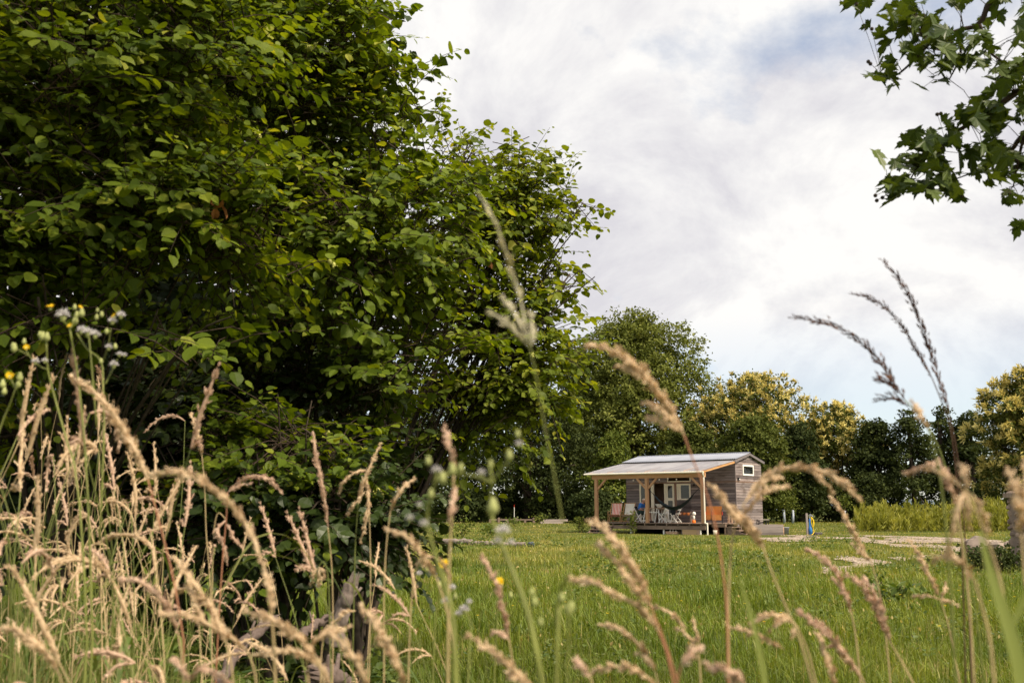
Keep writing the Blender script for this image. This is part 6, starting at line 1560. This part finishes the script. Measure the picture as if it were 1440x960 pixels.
G(TG, 'tall pale whitish grass head standing before the right side of the hazel', [([(670, 268), (688, 296), (702, 328), (714, 362), (725, 396), (735, 436), (744, 482)], 8, 0, 130), ([(684, 436), (704, 448), (724, 466), (744, 487)], 9, 0, 70), ([(706, 420), (722, 440), (742, 478)], 6, 0, 40), ([(747, 440), (748, 466), (747, 487)], 7, 0, 40)], [(745, 486), (756, 540), (766, 600), (776, 650), (786, 705), (796, 760), (800, 810), (800, 880), (798, 975)], .95, 'grass_head_pale', 'stem_lime', seed=50, stem_r=.0008)
G(TG, 'bleached thin grass arch right under the round yellow flower', [([(588, 792), (600, 782), (618, 788), (630, 806), (636, 820)], 5)], [(588, 792), (580, 830), (576, 890), (574, 975)], 1.8, 'grass_head', 'stem_straw', seed=51)
G(TG, 'broken pale grass head above the first thistle stem', [([(625, 604), (630, 622), (636, 644), (638, 668)], 7), ([(640, 690), (636, 712), (630, 736)], 9)], [(638, 668), (636, 720), (632, 790), (630, 960)], 1.2, 'grass_head_pink', 'stem_straw', seed=52)

# the crowded dry clump at the left: one of each kind, then copies
PRO = []
for k in range(14):
    r_ = random.Random(k + 5); H = r_.uniform(1.0, 1.35); bendx = r_.uniform(.12, .42); base = np.zeros(3)
    t = thing(TG, (0, 0, 0), 'dry tan plume grass crowded in the clump at the foot of the hazel', 'grass', 0, 'plume grasses crowded in the dry clump before the hazel')
    hl = r_.uniform(.08, .17); droop = (.05, .35, .6, .85, 1.05, .2, .5)[k % 7] * r_.uniform(.8, 1.2)
    P = [(0, 0, -.03), (.01, 0, H * .4), (bendx * .25, .01, H * .72), (bendx * .55, .0, H * .9)]
    e = np.array(P[-1]); a = math.radians((78, 60, 45, 30, 50, 70, 35)[k % 7] + r_.uniform(-8, 8)); hp = [e]
    for q in range(5):
        a -= droop * .42; hp.append(hp[-1] + np.array([math.cos(a), r_.uniform(-.1, .1), math.sin(a)]) * hl / 5)
    S_ = smooth_path(P, 16); b = MB(); b.tube(S_, np.linspace(.0017, .0009, 16), 5); b.build('stem', M['stem_straw' if k % 3 == 0 else 'stem_green'], t, True)
    prts = plume(np.array(hp[::-1]), r_.uniform(.013, .024), r_.randint(200, 290), .0062, k + 70)
    if k % 2:
        prt2 = plume(np.array([hp[2] + [.01, .012, -.045], hp[1] + [.01, .008, -.015], hp[0]]), .014, 80, .006, k + 90)
        scatter_obj('seed_head', prt2, M['grass_head' if k % 3 != 1 else 'grass_head_pink'], t)
    scatter_obj('seed_head', prts, M['grass_head' if k % 3 != 1 else 'grass_head_pink'], t)
    for q in range(2):
        z = H * r_.uniform(.2, .55); az = r_.uniform(0, 6.28); L = r_.uniform(.2, .38); dd = np.array([math.cos(az), math.sin(az), 0]); a0 = np.array([.01, 0, z])
        pp = smooth_path([a0, a0 + dd * L * .28 + [0, 0, L * .5], a0 + dd * L * .65 + [0, 0, L * .55], a0 + dd * L + [0, 0, L * .2]], 9); sd_ = np.cross(dd, [0, 0, 1.]); ww = .0045 * np.sin(np.linspace(.4, PI, 9))
        V = np.concatenate([pp + sd_ * ww[:, None], pp - sd_ * ww[:, None] + [0, 0, .0015]]); j = np.arange(8)
        b = MB(); b.add(V, [np.stack([j, j + 1, j + 10, j + 9], 1)], r_.random()); b.build('leaf_blade', M['blade'], t)
    PRO.append(t)
r_ = random.Random(21); cnt = 0; used = set()
def clump_spot():
    # head position in the photo, then its real foot
    while True:
        u = r_.random()
        if u < .70: px = r_.uniform(-30, 215); py = r_.uniform(520, 900)
        elif u < .91: px = r_.uniform(150, 360); py = r_.uniform(700, 950)
        else: px = r_.uniform(330, 600); py = r_.uniform(760, 960)
        lim = np.interp(px, [-30, 0, 60, 130, 200, 260, 330, 430, 520, 600], [560, 545, 520, 530, 600, 700, 720, 760, 740, 800])
        if py > lim + (r_.random() ** 2) * 40: return px, py
for n_ in range(243):
    px, py = clump_spot(); Y = 1.9 + 3.2 * r_.random() ** .9
    k = n_ % 14; src = PRO[k]
    c = src if k not in used else copy_tree(src)
    used.add(k)
    hd = at(px, py, Y); z = float(tz(hd[0], Y)); H = hd[2] - z
    if H < .35: H = .35 + .3 * r_.random()
    sc_ = H / 1.08
    c.scale = (min(1.15, max(.75, sc_)),) * 2 + (sc_,)
    az = r_.gauss(2.9, .9) if r_.random() < .4 else r_.uniform(0, 6.28)
    c.rotation_euler = (r_.gauss(0, .11), r_.gauss(0, .11), az)
    c.location = (hd[0] - math.cos(az) * .16, Y - math.sin(az) * .16, z)

# long green blades and fine stalks standing among the plumes
n = 34000
y = rng.uniform(1.9, 5.2, n); lo = at(-60, 700, 1.0)[0]; x = y * rng.uniform(-0.60, -0.245, n)
x2 = y * rng.uniform(-0.30, -0.06, n); s = rng.random(n) < .25; x = np.where(s, x2, x)
dn = vnoise(np.stack([x, y], 1), 2.2, 5); k = rng.random(n) < .25 + dn; x, y, s = x[k], y[k], s[k]; n = len(x)
h = rng.uniform(.30, 1.0, n) * np.where(s, .55, 1) * np.interp(x / y, [-.55, -.4, -.3, -.2, -.1], [1.0, .95, .72, .55, .4])
P = np.column_stack([x, y, tz(x, y) - .01]); parts = []; wq = rng.integers(0, 4, n); R = yaw_mats(rng.uniform(0, 6.28, n)); S = np.stack([h * .8, .0055 * rng.uniform(.5, 1.3, n), h], 1)
tone = np.clip(rng.normal(.5, .24, n), 0, 1); tone = np.where(rng.random(n) < .16, 1.0, tone)
for q in range(4):
    m_ = wq == q; parts.append(scatter(*BLADES[q], P[m_], R[m_], S[m_], tone[m_]))
tb = scatter_obj('tall_grass_blades', parts, M['blade']); tag(tb, 'long green and straw blades standing thick among the dry plumes', 'grass', kind='stuff')
# leafy undergrowth on the ground under the hazels
n = 2200
y = rng.uniform(2.6, 8.6, n); u = rng.uniform(-.60, -.105, n); x = y * u; k = ~((u > -.135) & (y > 7.2)); x, y = x[k], y[k]; n = len(x)
m_ = 26; hh = .10 + .26 * vnoise(np.stack([x, y], 1), 1.3, 7)
P = np.repeat(np.column_stack([x, y, tz(x, y)]), m_, 0) + np.column_stack([rng.normal(0, .10, (n * m_, 2)), rng.random(n * m_) * np.repeat(hh, m_)])
n2 = 1500; y2 = rng.uniform(4.6, 7.8, n2); x2 = y2 * rng.uniform(-.40, -.118, n2); h2 = (.22 + .5 * vnoise(np.stack([x2, y2], 1), 1.1, 17)) * np.interp(x2 / y2, [-.4, -.2, -.118], [1, .9, .45])
P2 = np.repeat(np.column_stack([x2, y2, tz(x2, y2)]), 18, 0) + np.column_stack([rng.normal(0, .08, (n2 * 18, 2)), (.15 + .85 * rng.random(n2 * 18)) * np.repeat(h2, 18)])
ug2 = scatter(*NETTLE, P2, frames(rand_dirs(n2 * 18) * [1, 1, .5], nrm(rand_dirs(n2 * 18) * .6 + [0, 0, .9])), rng.uniform(.04, .095, n2 * 18), np.clip(np.repeat(rng.normal(.4, .22, n2), 18) + rng.normal(0, .13, n2 * 18), 0, 1))
ug = scatter_obj('undergrowth', [ug2, scatter(*CARD, P, frames(rand_dirs(n * m_) * [1, 1, .6] + [0, 0, .25], nrm(rand_dirs(n * m_) + [0, 0, .8])), rng.uniform(.018, .055, n * m_), np.clip(np.repeat(rng.normal(.45, .22, n), m_) + rng.normal(0, .15, n * m_), 0, 1))], M['weed'])
tag(ug, 'small leaved green undergrowth covering the ground below the hazels', 'undergrowth', kind='stuff')
# nettles and broad leaved weeds
def nettle(loc, h, seed):
    t = thing('nettle', loc, 'dark green nettle among the undergrowth beneath the hazels', 'plant', 0, 'nettles under the hazels'); r2 = np.random.default_rng(seed); ns = 9
    b = MB(); b.tube([(0, 0, -.02), (.01, .01, h * .5), (.03 * r2.normal(), .03 * r2.normal(), h)], [.004, .0035, .002], 5); b.build('stem', M['stem_green'], t, True)
    zs_ = np.repeat(np.linspace(.2, 1, ns) * h, 2); az = np.repeat(np.arange(ns) * PI / 2, 2) + np.tile([0, PI], ns) + r2.normal(0, .2, 2 * ns); lz = np.repeat(np.linspace(1.1, .55, ns), 2) * .115
    ax = np.column_stack([np.cos(az), np.sin(az), -.25 + .5 * zs_ / h]); nm_ = np.column_stack([-np.cos(az) * .4, -np.sin(az) * .4, np.ones(2 * ns)])
    scatter_obj('foliage', [scatter(*NETTLE, np.column_stack([zs_ * 0, zs_ * 0, zs_]) + ax * .012, frames(ax, nm_), lz, r2.random(2 * ns))], M['nettle'], t); return t
NP = [nettle((0, 0, 0), h, k) for k, h in enumerate((.55, .42, .36))]
spots = [(390, 800, 5.0), (375, 830, 4.6), (412, 810, 5.2), (352, 815, 4.9), (430, 830, 4.8), (445, 790, 5.6), (405, 850, 4.4), (330, 800, 5.2), (470, 812, 5.4), (362, 780, 5.5), (495, 800, 5.8), (420, 775, 6.0), (520, 822, 5.4), (545, 800, 6.0), (384, 862, 4.2), (340, 845, 4.4), (455, 850, 4.6), (300, 780, 5.4)]
for k, (px, py, Y) in enumerate(spots):
    c = NP[k] if k < 3 else copy_tree(NP[k % 3]); p0 = at(px, py, Y); c.location = (p0[0], Y, tz(p0[0], Y)); c.rotation_euler = (0, 0, k * 1.7); s_ = r_.uniform(.8, 1.25); c.scale = (s_, s_, s_)
# fallen branches and the grey stump
def log(label, pts, Y, r0, r1, mat, broken=True, name='fallen_branch'):
    W3 = []
    for q, (a, c) in enumerate(pts):
        yy_ = Y if np.isscalar(Y) else Y[q]; W3.append(at(a, c, yy_))
    W3 = np.array(W3); t = thing(name, W3[0], label, 'branch' if name != 'stump' else 'stump')
    S_ = smooth_path(W3, 9) + rng.normal(0, .005, (9, 3)); rr = np.linspace(r0, r1, 9) * np.random.default_rng(len(label)).uniform(.94, 1.05, 9)
    b = MB(); rough_tube(b, S_ - W3[0], rr, r0 * .42, len(label), 22, 50); b.build('wood', mat, t, True)
    b = MB(); d_ = nrm(S_[-1] - S_[-2]); ux = nrm(np.cross(d_, [.3, 1, .2])); uy = np.cross(d_, ux)
    for z in range(9):
        az_ = z * .7 + rng.normal(0, .2); cc = S_[-1] - W3[0] + (ux * math.cos(az_) + uy * math.sin(az_)) * rr[-1] * (.75 if z < 7 else .25)
        b.tube([cc - d_ * .03, cc + d_ * .01, cc + d_ * rng.uniform(.02, .06)], [rr[-1] * .36, rr[-1] * .26, rr[-1] * .04], 5)
    b.build('broken_end', mat, t)
    for z in (3, 5):
        b = MB(); a0 = S_[z] - W3[0]; b.tube([a0, a0 + [rng.normal(0, .05), rng.normal(0, .03), rr[z] + .05]], [rr[z] * .4, rr[z] * .2], 6); b.build('side_stub', mat, t, True)
    return t
M['log_grey'] = wood('log_grey', (.075, .052, .044), (.17, .13, .115), 0, 34, .9, (.04, .03, .025)); M['stump_grey'] = wood('stump_grey', (.10, .075, .062), (.22, .18, .155), 2, 34, .9)
log('broken grey pink branch slanting up from the lower left undergrowth', [(306, 962), (330, 922), (355, 893), (385, 872)], [3.9, 4.1, 4.3, 4.5], .022, .024, M['log_grey'])
log('thin branch piece running right behind the broken grey pink one', [(425, 893), (445, 878), (464, 868)], [4.5, 4.6, 4.7], .019, .017, M['log_grey'])
log('splintered pale grey stump rising among the grass heads', [(470, 905), (474, 880), (484, 850), (497, 822)], [4.4, 4.4, 4.4, 4.4], .040, .027, M['stump_grey'], name='stump')
log('hollow log end lying at the bottom edge below the stump', [(486, 962), (462, 952), (440, 948)], [3.9, 3.8, 3.7], .034, .036, M['log_grey'])

# sow thistles and yellow flowers: stems, buds, tufts
def flower_plant(name, label, stems, d, yellow, tufts, buds, r0=.0024, dy=.0, cat='wildflower', mat='stem_lime'):
    bottoms = max(stems, key=lambda s: s[0][-1][1]); lp = at(*bottoms[0][-1], d); g0 = np.array([lp[0], d + .02, float(tz(lp[0], d))])
    t = thing(name, g0, label, cat)
    for q, (pts, rs) in enumerate(stems):
        P = [at(a, c, d + .02 * math.sin(q * 2 + k * .5)) for k, (a, c) in enumerate(pts)]
        S_ = smooth_path(P, 12)
        if pts[-1][1] > 880 or rs >= 1:
            gq = np.array([P[-1][0], d + .02, float(tz(P[-1][0], d)) - .02]); S_ = np.vstack([S_, P[-1] + (gq - P[-1]) * np.linspace(.25, 1, 4)[:, None]])
        else: S_ = smooth_path(P, 16)
        b = MB(); b.tube(LOC(S_, g0), np.linspace(r0 * .6, r0, 16) * max(.4, rs if rs < 1 else 1), 6); b.build('stem', M[mat], t, True)
    for (a, c, rpx) in yellow:
        o = at(a, c, d); r_y = rpx / F * d; n = 26; az = np.linspace(0, 6.28, n, endpoint=False); r2 = np.random.default_rng(int(a))
        tilt = nrm(r2.normal(0, .35, 3) + [0, -.6, .8]); x_ = nrm(np.cross(tilt, [1, .2, .1])); y_ = np.cross(tilt, x_)
        ax = np.cos(az)[:, None] * x_ + np.sin(az)[:, None] * y_ + tilt * .35 * r2.uniform(.4, 1.6, (n, 1))
        fo = scatter_obj('flower', [scatter(*CARD, np.tile(o, (n, 1)), frames(ax, np.tile(tilt, (n, 1))), np.stack([r_y * r2.uniform(.8, 1.1, n), np.full(n, r_y * .5), np.full(n, r_y)], 1), r2.random(n))], M['petal'], t, False, g0)
        b = MB(); b.lathe([(0, -r_y * 1.0), (r_y * .35, -r_y * .8), (r_y * .42, -r_y * .3), (r_y * .35, -.0)], c=LOC(o, g0), n=8); b.build('calyx', M['bud'], t, True)
    for (a, c, rpx) in tufts:
        o = at(a, c, d); rr = rpx / F * d; n = 150; dd = rand_dirs(n); dd[:, 2] = np.abs(dd[:, 2]) * 1.0 - .25
        scatter_obj('seed_tuft', [scatter(*SPK, o + dd * rr * .1, frames(dd, rand_dirs(n)), np.stack([rr * rng.uniform(.6, 1.1, n), np.full(n, rr * .32), np.full(n, rr * .32)], 1), rng.random(n))], M['fluff'], t, False, g0)
        b = MB(); b.lathe([(0, -rr * .9), (rr * .35, -rr * .7), (rr * .42, -rr * .2), (rr * .2, 0)], c=LOC(o, g0), n=8); b.build('calyx', M['bud'], t, True)
    for (a, c, rpx) in buds:
        o = at(a, c, d); rr = rpx / F * d; b = MB(); b.lathe([(0, -rr * 1.1), (rr * .62, -rr * .75), (rr * .75, -rr * .1), (rr * .45, rr * .7), (rr * .28, rr * 1.15), (0, rr * 1.15)], c=LOC(o, g0), n=9); b.build('bud', M['bud'], t, True)
    return t
FP = flower_plant
FP('sow_thistle', 'sow thistle with white seed tufts and yellow flowers, tallest over the dry clump',
   [([(98, 462), (103, 490), (108, 519), (113, 560), (120, 640), (126, 760), (130, 900)], 1), ([(108, 468), (122, 490), (142, 508), (145, 545), (146, 620), (140, 760)], .8), ([(125, 473), (128, 505), (131, 540), (136, 600)], .7), ([(156, 462), (152, 486), (146, 505), (142, 512)], .6), ([(165, 505), (158, 520), (148, 540)], .5), ([(112, 440), (104, 452), (99, 462)], .5), ([(88, 450), (95, 458), (99, 466)], .5)], 1.9,
   [(71, 431, 6), (99, 458, 5.5), (113, 432, 4), (160, 444, 5)], [(89, 443, 11), (115, 464, 8), (124, 467, 9), (134, 470, 8), (170, 443, 7), (158, 451, 7), (153, 488, 6), (160, 512, 7), (168, 498, 5), (175, 499, 4), (60, 508, 0.1)][:10],
   [(106, 450, 6), (108, 443, 5), (115, 440, 6), (105, 432, 4), (136, 446, 4), (143, 442, 4), (137, 436, 3), (150, 466, 4), (162, 487, 4), (142, 508, 4)], .0025)
FP('sow_thistle', 'smaller sow thistle left of the tallest one, two white puffs on its fork',
   [([(65, 478), (66, 500), (67, 519), (74, 548), (81, 573), (94, 620), (106, 660), (116, 760), (122, 900)], 1), ([(36, 492), (46, 506), (58, 516), (67, 519)], .6), ([(22, 490), (32, 495), (40, 500)], .5)], 1.9, [(37, 488, 5)], [(50, 508, 6), (63, 507, 5)], [(60, 473, 6), (66, 474, 6), (56, 470, 4), (20, 489, 6), (18, 486, 4), (34, 480, 4)], .0024)
FP('sow_thistle', 'sow thistle at the left photo edge with one flat yellow flower', [([(22, 545), (14, 568), (4, 592), (-10, 640), (-20, 760), (-24, 900)], 1), ([(14, 530), (18, 538), (22, 546)], .6), ([(29, 530), (26, 540), (22, 548)], .6)], 1.9, [(14, 528, 6.5)], [], [(28, 530, 6), (26, 540, 5), (4, 540, 6), (6, 550, 5)], .0024)
FP('sow_thistle', 'tall blurred sow thistle forked like a Y before the dark meadow edge', [([(716, 645), (704, 664), (692, 676), (690, 700), (692, 730), (706, 766), (722, 806), (740, 852), (752, 900), (764, 970)], 1), ([(640, 668), (662, 668), (680, 674), (692, 678)], .7), ([(688, 650), (690, 664), (692, 676)], .6)], .95, [(690, 720, 5)], [(707, 746, 11), (677, 665, 7), (700, 760, 7), (718, 762, 6), (730, 624, 6)], [(693, 712, 11), (716, 640, 7), (690, 652, 5), (728, 610, 5), (752, 846, 6), (748, 832, 5), (760, 874, 5), (742, 866, 5)], .0025)
FP('sow_thistle', 'blurred sow thistle with a bent twin head left of the Y shaped one', [([(614, 668), (608, 694), (600, 722), (606, 760), (628, 830), (638, 880), (642, 970)], 1), ([(640, 660), (626, 668), (614, 678)], .7)], .95, [], [(614, 661, 8), (596, 736, 7), (590, 710, 5), (576, 728, 6)], [(622, 672, 8), (636, 660, 8), (602, 648, 6), (606, 694, 6), (648, 658, 6)], .0025)
FP('hawkbit', 'round yellow flower on a thin stem over the left side of the meadow', [([(624, 796), (618, 830), (612, 880), (608, 970)], 1)], 2.1, [(624, 793, 9)], [(590, 806, 5)], [(600, 800, 4)], .0022)
FP('hawkbit', 'yellow flower partly behind the upright plume in the meadow', [([(703, 822), (700, 860), (697, 910), (694, 980)], 1)], 2.0, [(702, 818, 9)], [], [(718, 836, 4)], .0022)
FP('white_flower', 'thin stems with small white flower tufts below the yellow ones', [([(630, 848), (640, 875), (641, 920), (642, 975)], 1), ([(655, 856), (662, 880), (660, 920), (657, 975)], .9), ([(628, 846), (629, 880), (628, 930), (628, 975)], .8)], 1.6, [], [(628, 845, 8), (653, 856, 8), (645, 862, 6), (636, 826, 6), (660, 846, 5)], [(618, 822, 4), (640, 838, 4)], .0022)
FP('seed_stalk', 'bluish stem with a split pinkish bud left of the long pale plume', [([(800, 806), (790, 826), (784, 852), (782, 880)], .7), ([(802, 858), (794, 852), (786, 856)], .5), ([(786, 856), (784, 900), (782, 975)], 1)], 1.0, [], [], [(800, 856, 8), (804, 852, 6), (790, 840, 6)], .0028)
# broad green blade close to the lens, lower right
for k, (lb, pts, w_, Y) in enumerate([('broad bright green grass blade close by, lower right of the boulder', [(1378, 745), (1392, 800), (1412, 860), (1432, 930), (1446, 1010)], .0085, .8), ('blue green grass blade slanting in from the right edge', [(1420, 890), (1432, 862), (1446, 830), (1470, 790)], .006, .9), ('thin green blade rising through the meadow right of the cabin plume', [(1040, 815), (1052, 850), (1066, 905), (1080, 980)], .0035, 1.0)]):
    P = smooth_path([at(a, c, Y) for a, c in pts], 16); g0 = np.array([P[-1][0], Y, float(tz(P[-1][0], Y))])
    t = thing('grass_blade', g0, lb, 'grass'); P = np.vstack([P, smooth_path([P[-1], (P[-1] + g0) / 2 + [.01, 0, 0], g0], 6)[1:]]) if k != 1 else P
    w3 = w_ * np.sin(np.linspace(.15, 2.2, len(P))); sd_ = np.array([.92, .38, 0]); V = np.concatenate([P + sd_ * w3[:, None], P + np.array([0, .35, 0]) * w3[:, None], P - sd_ * w3[:, None]]); n = len(P); j = np.arange(n - 1)
    b = MB(); b.add(LOC(V, g0), [np.concatenate([np.stack([j, j + 1, j + 1 + n, j + n], 1), np.stack([j + n, j + 1 + n, j + 1 + 2 * n, j + 2 * n], 1)])], .75); b.build('blade', M['blade'], t, True)
